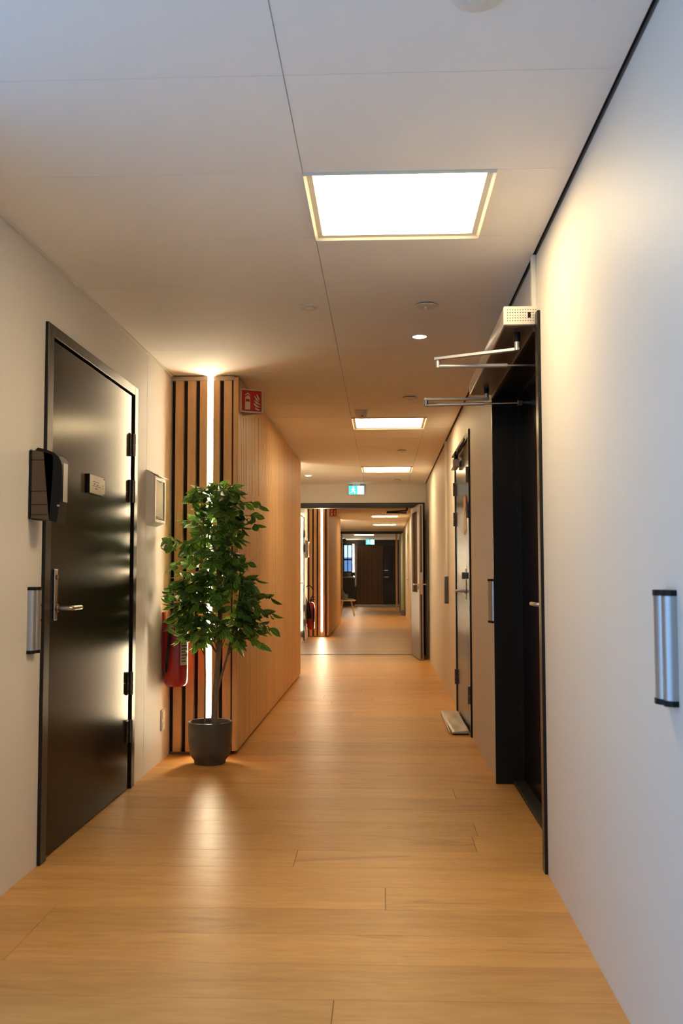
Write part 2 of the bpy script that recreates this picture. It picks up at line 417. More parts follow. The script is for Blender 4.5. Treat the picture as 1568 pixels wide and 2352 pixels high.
# cross wall with the open doorway
bm = bmesh.new(); box(bm, XL-0.13, XR+0.2, 13.6, 13.7, 2.081, H+0.06); box(bm, 0.585, XR+0.2, 13.6, 13.7, 0, 2.081); box(bm, XL-0.13, XL+0.01, 13.6, 13.7, 0, 2.081)
tag(obj('wall_cross', bm, M['wall'], kind='structure'), 'cream lintel wall over the open doorway', 'wall')

# ------------------------------------------------------------------ lights
def ceiling_lamp(y, label, x0=SEAM, x1=LX1, ly=0.6):
    t = thing('ceiling_light', ((x0+x1)/2, y+ly/2, H), label, 'ceiling light', 'square ceiling panels')
    lip = 0.010; ins = 0.028
    bm = bmesh.new()
    def ring(a, b, za, zb):
        A = [(x0+a, y+a, za), (x1-a, y+a, za), (x1-a, y+ly-a, za), (x0+a, y+ly-a, za)]
        Bq = [(x0+b, y+b, zb), (x1-b, y+b, zb), (x1-b, y+ly-b, zb), (x0+b, y+ly-b, zb)]
        va = [bm.verts.new(p) for p in A]; vb = [bm.verts.new(p) for p in Bq]
        for i in range(4): bm.faces.new((va[i], va[(i+1)%4], vb[(i+1)%4], vb[i]))
    ring(0.001, 0.001, H+0.012, H-0.0105); ring(0.001, lip, H-0.0105, H-0.003); ring(lip, ins, H-0.003, H+0.0008); ring(ins, 0.001, H+0.012, H+0.012)
    bmesh.ops.remove_doubles(bm, verts=bm.verts, dist=0.0005)
    obj('frame', bm, M['cream'], t)
    obj('diffuser', B(x0+ins, x1-ins, y+ins, y+ly-ins, H+0.0008, H+0.012), M['lamp'], t)
ceiling_lamp(2.985, 'large glowing ceiling panel nearest the viewer')
ceiling_lamp(7.785, 'glowing ceiling panel beside the smoke detector')
ceiling_lamp(11.385, 'glowing ceiling panel just before the green exit sign over the doorway')
ceiling_lamp(2.985+0.6*30, 'glowing ceiling panel first seen beyond the open doorway')
ceiling_lamp(2.985+0.6*36, 'glowing ceiling panel second beyond the open doorway')

def led_column(y, s, label):
    t = thing('led_column', (-1.066, y, 0), label, 'light', 'upright light columns')
    def yy(a, b): return (y+s*a, y+s*b) if s > 0 else (y+s*b, y+s*a)
    obj('profile', B(-1.0855, -1.0515, *yy(0.021, 0.030), 0.0165, H-0.004), M['alu'], t)
    obj('diffuser', B(-1.0795, -1.0575, *yy(0.012, 0.021), 0.10, H-0.004, bev=0.003), M['led'], t)
led_column(6.08, 1, 'bright upright light strip behind the potted tree')
led_column(10.79, -1, 'upright light strip on the far end of the near slatted block')
led_column(17.41, 1, 'bright upright light strip beyond the open doorway')
led_column(22.3, -1, 'upright light strip on the far end of the distant slatted block')

def downlight(x, y, label):
    t = thing('downlight', (x, y, H), label, 'ceiling light', 'round downlights')
    bm = bmesh.new(); lathe(bm, [(0.047, 0.0), (0.047, -0.003), (0.036, -0.004), (0.036, 0.0)], (x, y, H), 32); obj('trim_ring', bm, M['white'], t)
    bm = bmesh.new(); lathe(bm, [(0.035, -0.0025), (0.035, -0.0045), (0.028, -0.0055)], (x, y, H), 32); obj('lens', bm, M['spot'], t)
downlight(0.199, 5.118, 'small round lit downlight in front of the near ceiling disc')
downlight(-0.929, 12.38, 'small round lit downlight in the recess past the slatted block')

def ceiling_disc(x, y, label, r=0.052):
    t = thing('sprinkler_cover', (x, y, H), label, 'sprinkler', 'round sprinkler covers')
    bm = bmesh.new(); lathe(bm, [(r, -0.006), (r, -0.009), (r-0.003, -0.0105)], (x, y, H), 32); obj('cover_plate', bm, M['white'], t)
    bm = bmesh.new(); lathe(bm, [(r-0.012, 0.0), (r-0.012, -0.006)], (x, y, H), 24); obj('recess_ring', bm, M['gap'], t)
    bm = bmesh.new(); lathe(bm, [(0.008, -0.0105), (0.008, -0.02), (0.004, -0.024)], (x, y, H), 12); obj('clip', bm, M['cream'], t)
ceiling_disc(0.206, 4.507, 'round sprinkler cover near the lit downlight')
ceiling_disc(0.198, 6.905, 'round sprinkler cover above the far operator arm')
ceiling_disc(0.201, 9.895, 'round sprinkler cover between the second and third ceiling panels')
ceiling_disc(0.199, 12.965, 'round sprinkler cover nearest the doorway lintel')
t = thing('ceiling_sensor', (0.21, 2.06, H), 'round white disc on the ceiling at the top edge', 'sensor')
bm = bmesh.new(); lathe(bm, [(0.058, 0.0), (0.058, -0.006), (0.05, -0.011), (0.03, -0.013)], (0.21, 2.06, H), 36); obj('housing', bm, M['white'], t, smooth=True)
bm = bmesh.new(); lathe(bm, [(0.02, -0.012), (0.018, -0.017), (0.008, -0.019)], (0.21, 2.06, H), 20); obj('lens', bm, M['cream'], t, smooth=True)
t = thing('motion_sensor', (-0.337, 4.518, H), 'flat round motion sensor beside the long ceiling joint', 'sensor')
bm = bmesh.new(); lathe(bm, [(0.046, 0.0), (0.046, -0.004), (0.042, -0.008), (0.03, -0.009)], (-0.337, 4.518, H), 32); obj('housing', bm, M['cream'], t, smooth=True)
bm = bmesh.new(); lathe(bm, [(0.020, -0.008), (0.016, -0.014), (0.006, -0.017)], (-0.330, 4.518, H), 20); obj('lens', bm, M['white'], t, smooth=True)
t = thing('smoke_detector', (-0.155, 7.46, H), 'domed smoke detector hanging before the second ceiling panel', 'smoke detector')
bm = bmesh.new(); lathe(bm, [(0.050, 0.0), (0.050, -0.022), (0.047, -0.028)], (-0.155, 7.46, H), 32); obj('base', bm, M['cream'], t, smooth=True)
bm = bmesh.new(); lathe(bm, [(0.046, -0.028), (0.044, -0.042), (0.034, -0.056), (0.016, -0.062)], (-0.155, 7.46, H), 32); obj('dome', bm, M['cream'], t, smooth=True)
bm = bmesh.new(); lathe(bm, [(0.009, 0.004), (0.009, -0.004), (0.005, -0.006)], (-0.149, 7.426, H-0.048), 12); obj('indicator', bm, M['orange'], t)

# ------------------------------------------------------------------ doors
def hinge(parent, x, y, z0, z1, s):
    """knuckle with two leaves; s=+1 faces +x, -1 faces -x"""
    h = obj('hinge', T([(x+s*0.012, y, z0), (x+s*0.012, y, (z0+z1)/2-0.001)], 0.0105, 12), M['dsteel'], parent, smooth=True)
    bm = bmesh.new(); tube(bm, [(x+s*0.012, y, (z0+z1)/2+0.001), (x+s*0.012, y, z1)], 0.0105, 12)
    k = obj('knuckle', bm, M['dsteel'], parent, smooth=True); k.parent = h; k.matrix_parent_inverse = Matrix.Identity(4)
    a, b = sorted((x, x+s*0.006))
    for ya, yb in ((y-0.046, y-0.009), (y+0.009, y+0.046)):
        q = obj('hinge_leaf', B(a, b, ya, yb, z0, z1, bev=0.002), M['dsteel'], parent); q.parent = h; q.matrix_parent_inverse = Matrix.Identity(4)

def lever(parent, x, y, z, s, dy, reach=0.062, length=0.125):
    """round lever handle standing off a door face at x, pointing along dy"""
    bm = bmesh.new(); pts = [(x, y, z), (x+s*(reach-0.012), y, z), (x+s*(reach-0.003), y+dy*0.006, z), (x+s*reach, y+dy*0.02, z), (x+s*reach, y+dy*length, z)]
    tube(bm, pts, [0.0095, 0.0095, 0.0098, 0.0098, 0.0092], 14)
    o = obj('lever_handle', bm, M['steel'], parent, smooth=True)
    bm = bmesh.new(); c = 0.0015*s; tube(bm, [(x, y, z), (x+s*0.008, y, z)], 0.017, 20)
    r = obj('rose', bm, M['steel'], parent, smooth=True); r.parent = o; r.matrix_parent_inverse = Matrix.Identity(4)
    return o

def left_door(name, label, cat='door'):
    d = thing(name, (XL, (DL0+DL1)/2, 0), label, cat, kind='structure')
    bm = bmesh.new()
    xo, xi = XL+0.014, XL-0.10
    box(bm, xi, xo, DL0, DL0+0.066, 0, DH, bev=0.002); box(bm, xi, xo, DL1-0.066, DL1, 0, DH, bev=0.002); box(bm, xi, xo, DL0+0.066, DL1-0.066, DH-0.046, DH, bev=0.002)
    obj('frame', bm, M['dframe'], d)
    obj('seal', B(xi, XL-0.030, DL0+0.066, DL1-0.066, 0.0, DH-0.046), M['rubber'], d)
    obj('leaf', B(XL-0.030, XL+0.004, DL0+0.072, DL1-0.098, 0.008, DH-0.055, bev=0.002), M['door'], d)
    for z0, z1 in ((1.717, 1.834), (1.474, 1.590), (0.484, 0.598), (0.240, 0.354)): hinge(d, XL+0.004, DL1-0.096, z0, z1, 1)
    e = obj('escutcheon', B(XL+0.004, XL+0.011, 3.886, 3.924, 0.918, 1.122, bev=0.002), M['steel'], d)
    lever(d, XL+0.011, 3.905, 0.966, 1, 1)
    bm = bmesh.new(); tube(bm, [(XL+0.011, 3.905, 1.09), (XL+0.017, 3.905, 1.09)], 0.010, 16); obj('lock_cylinder', bm, M['dsteel'], d, smooth=True)
    return d
d1 = left_door('door_1', 'glossy dark brown door in the left wall beside the wall dispenser')
d4 = copy_tree(d1, offset=(0, 11.33, 0)); d4.name = 'door_4'; d4['label'] = 'dark door in the left wall beyond the open doorway'

# niche door on the right
d2 = thing('door_2', (XR, (N0+N1)/2, 0), 'black door set back in a deep frame in the right wall', 'door', kind='structure')
bm = bmesh.new()
box(bm, XR-0.012, XR+0.145, N0-0.012, N0+0.045, 0, 2.10, bev=0.002); box(bm, XR-0.012, XR+0.145, N1-0.015, N1+0.004, 0, 2.10, bev=0.002)
box(bm, XR-0.012, XR+0.145, N0+0.045, N1-0.015, 2.045, 2.10, bev=0.002)
obj('frame', bm, M['dframe'], d2)
obj('leaf', B(XR+0.135, XR+0.175, N0+0.045, 4.53, 0.022, 2.045, bev=0.002), M['door'], d2)
obj('leaf', B(XR+0.135, XR+0.175, 4.534, N1-0.015, 0.022, 2.045, bev=0.002), M['door'], d2)
obj('rebate', B(XR+0.118, XR+0.135, N1-0.038, N1-0.015, 0.022, 2.045), M['dframe'], d2)
obj('rebate', B(XR+0.118, XR+0.135, N0+0.045, N1-0.038, 2.022, 2.045), M['dframe'], d2)
obj('threshold', B(XR+0.078, XR+0.175, N0+0.045, N1-0.015, 0.0, 0.021, bev=0.003), M['rubber'], d2)
lever(d2, XR+0.135, 4.46, 0.963, -1, 1, reach=0.055, length=0.13)
obj('backing', B(XR+0.175, XR+0.199, N0, N1, 0, 2.095), M['gap'], d2)

# double door further along
d3 = thing('door_3', (XR, (P0+P1)/2, 0), 'glossy dark double door in the right wall with a yellow sticker', 'door', kind='structure')
bm = bmesh.new()
box(bm, XR-0.012, XR+0.10, P0, P0+0.05, 0, 2.095, bev=0.002); box(bm, XR-0.012, XR+0.10, P1-0.05, P1, 0, 2.095, bev=0.002); box(bm, XR-0.012, XR+0.10, P0+0.05, P1-0.05, 2.045, 2.095, bev=0.002)
obj('frame', bm, M['dframe'], d3)
obj('leaf', B(XR-0.004, XR+0.04, P0+0.060, 7.03, 0.008, 2.035, bev=0.002), M['door'], d3)
obj('leaf', B(XR-0.004, XR+0.04, 7.034, P1-0.060, 0.008, 2.035, bev=0.002), M['door'], d3)
obj('seal', B(XR+0.05, XR+0.10, P0+0.05, P1-0.05, 0, 2.045), M['rubber'], d3)
for z0, z1 in ((1.730, 1.838), (1.486, 1.596), (0.217, 0.336)):
    hinge(d3, XR-0.004, P0+0.055, z0, z1, -1); hinge(d3, XR-0.004, P1-0.055, z0, z1, -1)
obj('escutcheon', B(XR-0.009, XR-0.004, 7.105, 7.135, 0.92, 1.14, bev=0.0015), M['steel'], d3)
lever(d3, XR-0.009, 7.12, 0.977, -1, 1, reach=0.06, length=0.14)
bm = bmesh.new(); box(bm, XR-0.034, XR-0.009, 7.096, 7.144, 1.064, 1.112, bev=0.004); obj('thumb_turn', bm, M['dsteel'], d3)
cl = obj('door_closer', B(XR-0.062, XR-0.012, 7.52, 7.80, 1.915, 1.975, bev=0.004), M['silver'], d3)
bm = bmesh.new(); tube(bm, [(XR-0.036, 7.56, 1.975), (XR-0.036, 7.56, 2.02)], 0.016, 14); box(bm, XR-0.05, XR-0.02, 7.50, 7.82, 2.018, 2.030)
tube(bm, [(XR-0.030, 7.56, 2.012), (XR-0.03, 7.30, 2.035), (XR-0.012, 7.05, 2.06)], 0.009, 8)
obj('closer_arm', bm, M['black'], d3, smooth=True)

# open grey leaf of the doorway
d5 = thing('door_5', (0.43, 13.6, 0), 'dark doorway frame with its glazed leaf standing open', 'door', kind='structure')
bm = bmesh.new()
box(bm, XL+0.01, 0.585, 13.585, 13.715, 2.010, 2.081, bev=0.002); box(bm, 0.515, 0.585, 13.585, 13.715, 0, 2.010, bev=0.002); box(bm, XL+0.01, XL+0.08, 13.585, 13.715, 0, 2.010, bev=0.002)
obj('frame', bm, M['dframe'], d5)
obj('threshold', B(XL+0.02, 0.585, 13.60, 13.70, 0.0, 0.006, bev=0.002), M['dsteel'], d5)
hx, hy, ang, wd = 0.392, 13.58, math.atan2(0.076, 0.86), 0.88
def leafbox(bm, u0, u1, t0, t1, z0, z1, bev=0.0):
    b2 = bmesh.new(); box(b2, t0, t1, -u1, -u0, z0, z1, bev=bev)
    me = bpy.data.meshes.new('tmp'); b2.to_mesh(me); b2.free()
    me.transform(Matrix.Translation((hx, hy, 0)) @ Matrix.Rotation(ang, 4, 'Z'))
    bm.from_mesh(me); bpy.data.meshes.remove(me)
bm = bmesh.new()
leafbox(bm, 0, wd, 0, 0.05, 0.008, 0.86); leafbox(bm, 0, wd, 0, 0.05, 1.92, 1.995); leafbox(bm, 0, 0.12, 0, 0.05, 0.86, 1.92); leafbox(bm, wd-0.2, wd, 0, 0.05, 0.86, 1.92)
lf = obj('leaf', bm, M['leafgrey'], d5)
bm = bmesh.new(); leafbox(bm, 0.12, wd-0.2, 0.018, 0.026, 0.86, 1.92); g = obj('glass', bm, M['dpane'], d5); g.parent = lf; g.matrix_parent_inverse = Matrix.Identity(4)
bm = bmesh.new(); leafbox(bm, wd-0.002, wd+0.003, 0.012, 0.038, 0.84, 1.12); g = obj('lock_plate', bm, M['steel'], d5); g.parent = lf; g.matrix_parent_inverse = Matrix.Identity(4)
bm = bmesh.new(); leafbox(bm, wd-0.001, wd+0.002, 0.016, 0.034, 0.02, 0.84); leafbox(bm, wd-0.001, wd+0.002, 0.016, 0.034, 1.12, 1.98); g = obj('edge_groove', bm, M['rubber'], d5); g.parent = lf; g.matrix_parent_inverse = Matrix.Identity(4)
for t0, t1 in ((-0.058, -0.046), (0.092, 0.104)):
    bm = bmesh.new(); leafbox(bm, wd-0.20, wd-0.06, t0, t1, 0.955, 0.977, bev=0.003); s0, s1 = ((t1, 0.0) if t0 < 0 else (0.05, t0)); leafbox(bm, wd-0.085, wd-0.065, s0, s1, 0.957, 0.975)
    g = obj('lever_handle', bm, M['steel'], d5); g.parent = lf; g.matrix_parent_inverse = Matrix.Identity(4)
bm = bmesh.new(); leafbox(bm, wd-0.13, wd-0.09, -0.004, 0.0, 0.90, 0.945); g = obj('keyhole_plate', bm, M['black'], d5); g.parent = lf; g.matrix_parent_inverse = Matrix.Identity(4)
bm = bmesh.new(); tube(bm, [(0.335, 13.50, 2.01), (0.335, 13.50, 1.965)], 0.014, 10); tube(bm, [(0.335, 13.50, 1.965), (0.06, 13.46, 1.945)], 0.012, 8); tube(bm, [(0.06, 13.46, 1.935), (0.33, 13.53, 1.935)], 0.010, 8)
obj('closer_arm', bm, M['black'], d5, smooth=True)

# faint cream door in the far right wall
d6 = thing('door_6', (XR, 23.1, 0), 'pale flush door far along the right wall', 'door', kind='structure')
bm = bmesh.new(); box(bm, XR-0.01, XR+0.12, 22.6, 22.67, 0, 2.1); box(bm, XR-0.01, XR+0.12, 23.53, 23.6, 0, 2.1); box(bm, XR-0.01, XR+0.12, 22.67, 23.53, 2.03, 2.1)
obj('frame', bm, M['wall'], d6); obj('leaf', B(XR+0.03, XR+0.08, 22.67, 23.53, 0.005, 2.03), M['cream'], d6); lever(d6, XR+0.03, 22.76, 0.97, -1, 1, reach=0.07)

# ------------------------------------------------------------------ door operator above the niche
op = thing('door_operator', (0.537, 4.5, 2.058), 'cream automatic door operator with two folding arms over the niche door', 'door operator')
OX0, OX1, OZ0, OZ1 = 0.472, 0.588, 2.060, 2.130
obj('housing', B(OX0, 0.602, 3.800, 5.27, OZ0, OZ1, bev=0.004, seg=2), M['silver'], op, smooth=True)
ec = obj('end_cover', B(OX0-0.001, 0.602, 3.778, 3.800, OZ0-0.001, OZ1+0.001, bev=0.004, seg=2), M['cream'], op, smooth=True)
bm = bmesh.new()
for i in range(12):
    for j in range(5):
        cx, cz = OX0+0.014+i*0.0098, OZ0+0.014+j*0.0105
        tube(bm, [(cx, 3.7775, cz), (cx, 3.7785, cz)], 0.0021, 6)
q = obj('perforation', bm, M['gap'], op, kind='stuff'); q.parent = ec; q.matrix_parent_inverse = Matrix.Identity(4)
q = obj('switch', B(0.563, 0.574, 3.7765, 3.779, 2.085, 2.106), M['black'], op); q.parent = ec; q.matrix_parent_inverse = Matrix.Identity(4)
obj('underside', B(OX0+0.006, 0.600, 3.804, 5.268, OZ0-0.004, OZ0+0.001), M['base'], op)
obj('far_cover', B(OX0-0.001, 0.602, 5.27, 5.29, OZ0-0.001, OZ1+0.001, bev=0.004), M['cream'], op)
obj('head_trim', B(0.586, 0.600, 3.80, 5.29, 2.035, 2.058), M['dsteel'], op)
def op_arm(px, py, zj, ex, ey, ez, dx, dy, dz):
    a = obj('drive_shaft', T([(px, py, 2.060), (px, py, zj+0.028)], 0.0125, 16), M['black'], op, smooth=True)
    bm = bmesh.new(); tube(bm, [(px, py, zj+0.030), (px, py, zj-0.006)], 0.0115, 16); c = obj('shaft_collar', bm, M['alu'], op, smooth=True)
    def flat(p, q, w, h, name, m):
        p, q = Vector(p), Vector(q); d = (q-p).normalized(); s = d.cross(Vector((0,0,1))).normalized()*w/2; u = Vector((0,0,h/2))
        bm = bmesh.new(); vs = []
        for e in (p, q):
            for k in ((-1,-1),(1,-1),(1,1),(-1,1)): vs.append(bm.verts.new(e+s*k[0]+u*k[1]))
        bm.faces.new(vs[:4][::-1]); bm.faces.new(vs[4:])
        for i in range(4): bm.faces.new((vs[i], vs[(i+1)%4], vs[4+(i+1)%4], vs[4+i]))
        bmesh.ops.bevel(bm, geom=list(bm.edges), offset=0.0015, segments=1, affect='EDGES')
        return obj(name, bm, m, op)
    flat((px+0.012, py, zj), (ex-0.012, ey, ez), 0.024, 0.012, 'upper_arm', M['alu'])
    obj('elbow_joint', T([(ex, ey, ez+0.003), (ex, ey, dz-0.006)], 0.011, 14), M['alu'], op, smooth=True)
    E = Vector((ex, ey, dz)); D = Vector((dx, dy, dz)); mid = E.lerp(D, 0.62)
    bm = bmesh.new(); tube(bm, [E, mid], 0.009, 12); obj('lower_arm', bm, M['alu'], op, smooth=True)
    bm = bmesh.new(); tube(bm, [mid, D], 0.0052, 10); obj('rod', bm, M['steel'], op, smooth=True)
    bm = bmesh.new(); box(bm, dx-0.014, dx+0.014, dy-0.012, dy+0.012, dz-0.013, dz+0.013, bev=0.003); box(bm, dx+0.014, 0.737, dy-0.006, dy+0.006, dz-0.006, dz+0.006); obj('arm_bracket', bm, M['steel'], op)
op_arm(0.537, 3.895, 1.990, 0.232, 4.044, 1.985, 0.690, 4.034, 1.955)
op_arm(0.540, 5.075, 2.000, 0.227, 5.050, 1.996, 0.700, 4.998, 1.966)
tag(obj('cable_duct', B(0.584, 0.602, 3.80, 3.835, OZ1+0.001, H-0.003, bev=0.002), M['white'], None), 'short white cable duct rising from the door operator to the ceiling', 'cable duct')

# ------------------------------------------------------------------ wall switches
def elbow_switch(x, y, z0, z1, s, label, name='door_switch'):
    t = thing(name, (x, y, z0), label, 'door switch', 'long aluminium door switches')
    w = 0.080; h = 0.012; dp = 0.030
    prof = [(0.0, -w/2), (0.012, -w/2), (0.020, -w/2+0.006), (0.024, -w/2+0.014), (0.022, -0.004), (0.026, 0.0), (dp, 0.012), (dp, 0.026), (0.022, w/2-0.004), (0.012, w/2), (0.0, w/2)]
    poly = [(x+s*a, y+b) for a, b in prof]
    bm = bmesh.new(); prism(bm, poly, 'z', z0+h, z1-h); obj('cover', bm, M['alu'], t, smooth=True)
    big = [(x+s*(a*1.06), y+b*1.03) for a, b in prof]
    for a, b in ((z0, z0+h), (z1-h, z1)):
        bm = bmesh.new(); prism(bm, big, 'z', a, b); obj('end_cap', bm, M['black'], t)
    return t
elbow_switch(XR, 2.098, 0.828, 1.066, -1, 'long aluminium door switch on the near right wall')
s2 = elbow_switch(XR, 5.392, 0.836, 1.072, -1, 'long aluminium door switch just past the black niche door')
s3 = elbow_switch(XL, 3.655, 0.808, 1.054, 1, 'long aluminium door switch below the wall dispenser')
q = obj('sticker_mark', B(XL+0.0285, XL+0.0305, 3.672, 3.680, 0.925, 0.935), M['signred'], s3)
q = obj('sticker_mark', B(XL+0.0285, XL+0.0305, 3.674, 3.682, 0.98, 0.99), M['ink'], s3)

# ------------------------------------------------------------------ wall dispenser
dp = thing('wall_dispenser', (XL, 3.65, 1.30), 'black and smoked plastic dispenser on the left wall beside the door', 'dispenser')
y0, y1 = 3.603, 3.690
obj('back_plate', B(XL, XL+0.012, y0, y1, 1.305, 1.565, bev=0.004), M['black'], dp)
front = [(0.072, 1.300), (0.076, 1.37), (0.080, 1.43), (0.082, 1.49), (0.082, 1.535), (0.078, 1.545), (0.05, 1.556), (0.022, 1.562), (0.030, 1.572), (0.060, 1.564), (0.085, 1.552), (0.100, 1.538), (0.109, 1.520), (0.113, 1.495), (0.113, 1.455), (0.111, 1.41), (0.107, 1.37), (0.102, 1.330), (0.098, 1.293)]
front = [(a*1.12, z) for a, z in front]
bm = bmesh.new(); prism(bm, [(XL+a, z) for a, z in front], 'y', y0-0.002, y1+0.002); bmesh.ops.triangulate(bm, faces=[f for f in bm.faces if len(f.verts) > 4]); obj('black_hood', bm, M['black'], dp, smooth=True)
side = [(0.012, 1.309), (0.012, 1.560), (0.022, 1.562), (0.05, 1.556), (0.078, 1.545), (0.082, 1.535), (0.082, 1.49), (0.080, 1.43), (0.076, 1.37), (0.072, 1.300), (0.045, 1.306)]
side = [(0.012 if a < 0.02 else a*1.12, z) for a, z in side]
for a, b in ((y0, y0+0.003), (y1-0.003, y1)):
    bm = bmesh.new(); prism(bm, [(XL+p, z) for p, z in side], 'y', a, b); obj('smoked_window', bm, M['smoke'], dp)
for z in (1.526, 1.409, 1.360, 1.322): obj('window_rib', B(XL+0.012, XL+0.072, y0-0.0015, y0+0.001, z-0.0012, z+0.0012), M['black'], dp)
obj('refill_pack', B(XL+0.014, XL+0.080, y0+0.008, y1-0.012, 1.325, 1.535, bev=0.008, seg=2), M['paper'], dp, smooth=True)
bm = bmesh.new(); prism(bm, [(XL+0.058, 1.458), (XL+0.086, 1.458), (XL+0.084, 1.41), (XL+0.076, 1.405), (XL+0.066, 1.42)], 'y', y0+0.0035, y1-0.02); obj('paper_guide', bm, M['pouch'], dp)
obj('silver_strip', B(XL+0.1262, XL+0.1285, y0+0.012, y0+0.060, 1.37, 1.515, bev=0.001), M['alu'], dp)
obj('base_tray', B(XL+0.012, XL+0.072, y0+0.003, y1-0.003, 1.303, 1.312), M['black'], dp)
obj('catch', B(XL+0.110, XL+0.119, y0-0.004, y0-0.001, 1.352, 1.358), M['alu'], dp)

# ------------------------------------------------------------------ plaque on the left door
pq = thing('door_plaque', (XL+0.004, 4.44, 1.465), 'small gold plaque with printed lines on the dark left door', 'sign')
obj('plate', B(XL+0.004, XL+0.015, 4.325, 4.56, 1.464, 1.547, bev=0.001), M['brass'], pq)
obj('dark_edge', B(XL+0.004, XL+0.0155, 4.316, 4.325, 1.463, 1.548), M['black'], pq)
for a, b, z, h in ((4.37, 4.47, 1.518, 0.003), (4.385, 4.412, 1.508, 0.005), (4.43, 4.455, 1.506, 0.005), (4.365, 4.49, 1.499, 0.003), (4.405, 4.44, 1.488, 0.005), (4.525, 4.535, 1.510, 0.008), (4.525, 4.535, 1.498, 0.007)):
    obj('print_line', B(XL+0.0149, XL+0.0154, a, b, z-h/2, z+h/2), M['ink'], pq)
for a, z in ((4.545, 1.542), (4.545, 1.469)): obj('corner_pin', B(XL+0.015, XL+0.018, a-0.006, a+0.008, z-0.003, z+0.003), M['black'], pq)

# ------------------------------------------------------------------ first aid cabinet and socket on the left wall
def aid_cabinet(label):
    ab = thing('first_aid_cabinet', (XL, 5.50, 1.37), label, 'wall cabinet', 'white wall cabinets')
    y0, y1 = 5.425, 5.69; dz0, dz1 = 1.375, 1.672; d = 0.044
    bm = bmesh.new(); prism(bm, [(XL, 1.375), (XL+d, 1.392), (XL+d, 1.655), (XL, 1.682)], 'y', y0, y1); obj('case', bm, M['white'], ab)
    bm = bmesh.new(); prism(bm, [(XL, 1.684), (XL+d+0.026, 1.652), (XL+d+0.026, 1.648), (XL, 1.679)], 'y', y0-0.001, y1+0.004); obj('sloping_lid', bm, M['white'], ab)
    bm = bmesh.new(); x0, x1 = XL+d, XL+d+0.008
    box(bm, x0, x1, y0+0.002, y0+0.022, 1.393, 1.65); box(bm, x0, x1, y1-0.022, y1-0.002, 1.393, 1.65); box(bm, x0, x1, y0+0.022, y1-0.022, 1.393, 1.408); box(bm, x0, x1, y0+0.022, y1-0.022, 1.63, 1.65)
    dr = obj('door', bm, M['cream'], ab)
    obj('glass', B(x0+0.002, x0+0.004, y0+0.022, y1-0.022, 1.408, 1.63), M['cpane'], ab)
    obj('lining', B(x0, x0+0.0012, y0+0.022, y1-0.022, 1.408, 1.63), M['paper'], ab)
    obj('inner_pouch', B(x0+0.001, x0+0.003, 5.47, 5.53, 1.50, 1.585), M['pouch'], ab)
    for k, (a, b, z, m) in enumerate(((5.45, 5.66, 1.412, 'ink'), (5.45, 5.52, 1.421, 'ink'), (5.56, 5.66, 1.421, 'green'), (5.53, 5.60, 1.626, 'ink'))):
        obj('label_strip', B(x0+0.004, x0+0.0055, a, b, z-0.003, z+0.003), M[m], ab)
    return ab
ab = aid_cabinet('white glass-fronted cabinet on the left wall beside the potted tree')
c = copy_tree(ab, offset=(0, 11.33, 0)); c['label'] = 'white wall cabinet beyond the open doorway above the second extinguisher'

so = thing('wall_socket', (XL, 5.885, 0.17), 'white double socket plate low on the left wall behind the pot', 'socket')
obj('plate', B(XL, XL+0.010, 5.84, 5.935, 0.178, 0.300, bev=0.002), M['white'], so)
for z in (0.209, 0.269): obj('insert', B(XL+0.010, XL+0.013, 5.852, 5.923, z-0.024, z+0.024, bev=0.002), M['cream'], so)

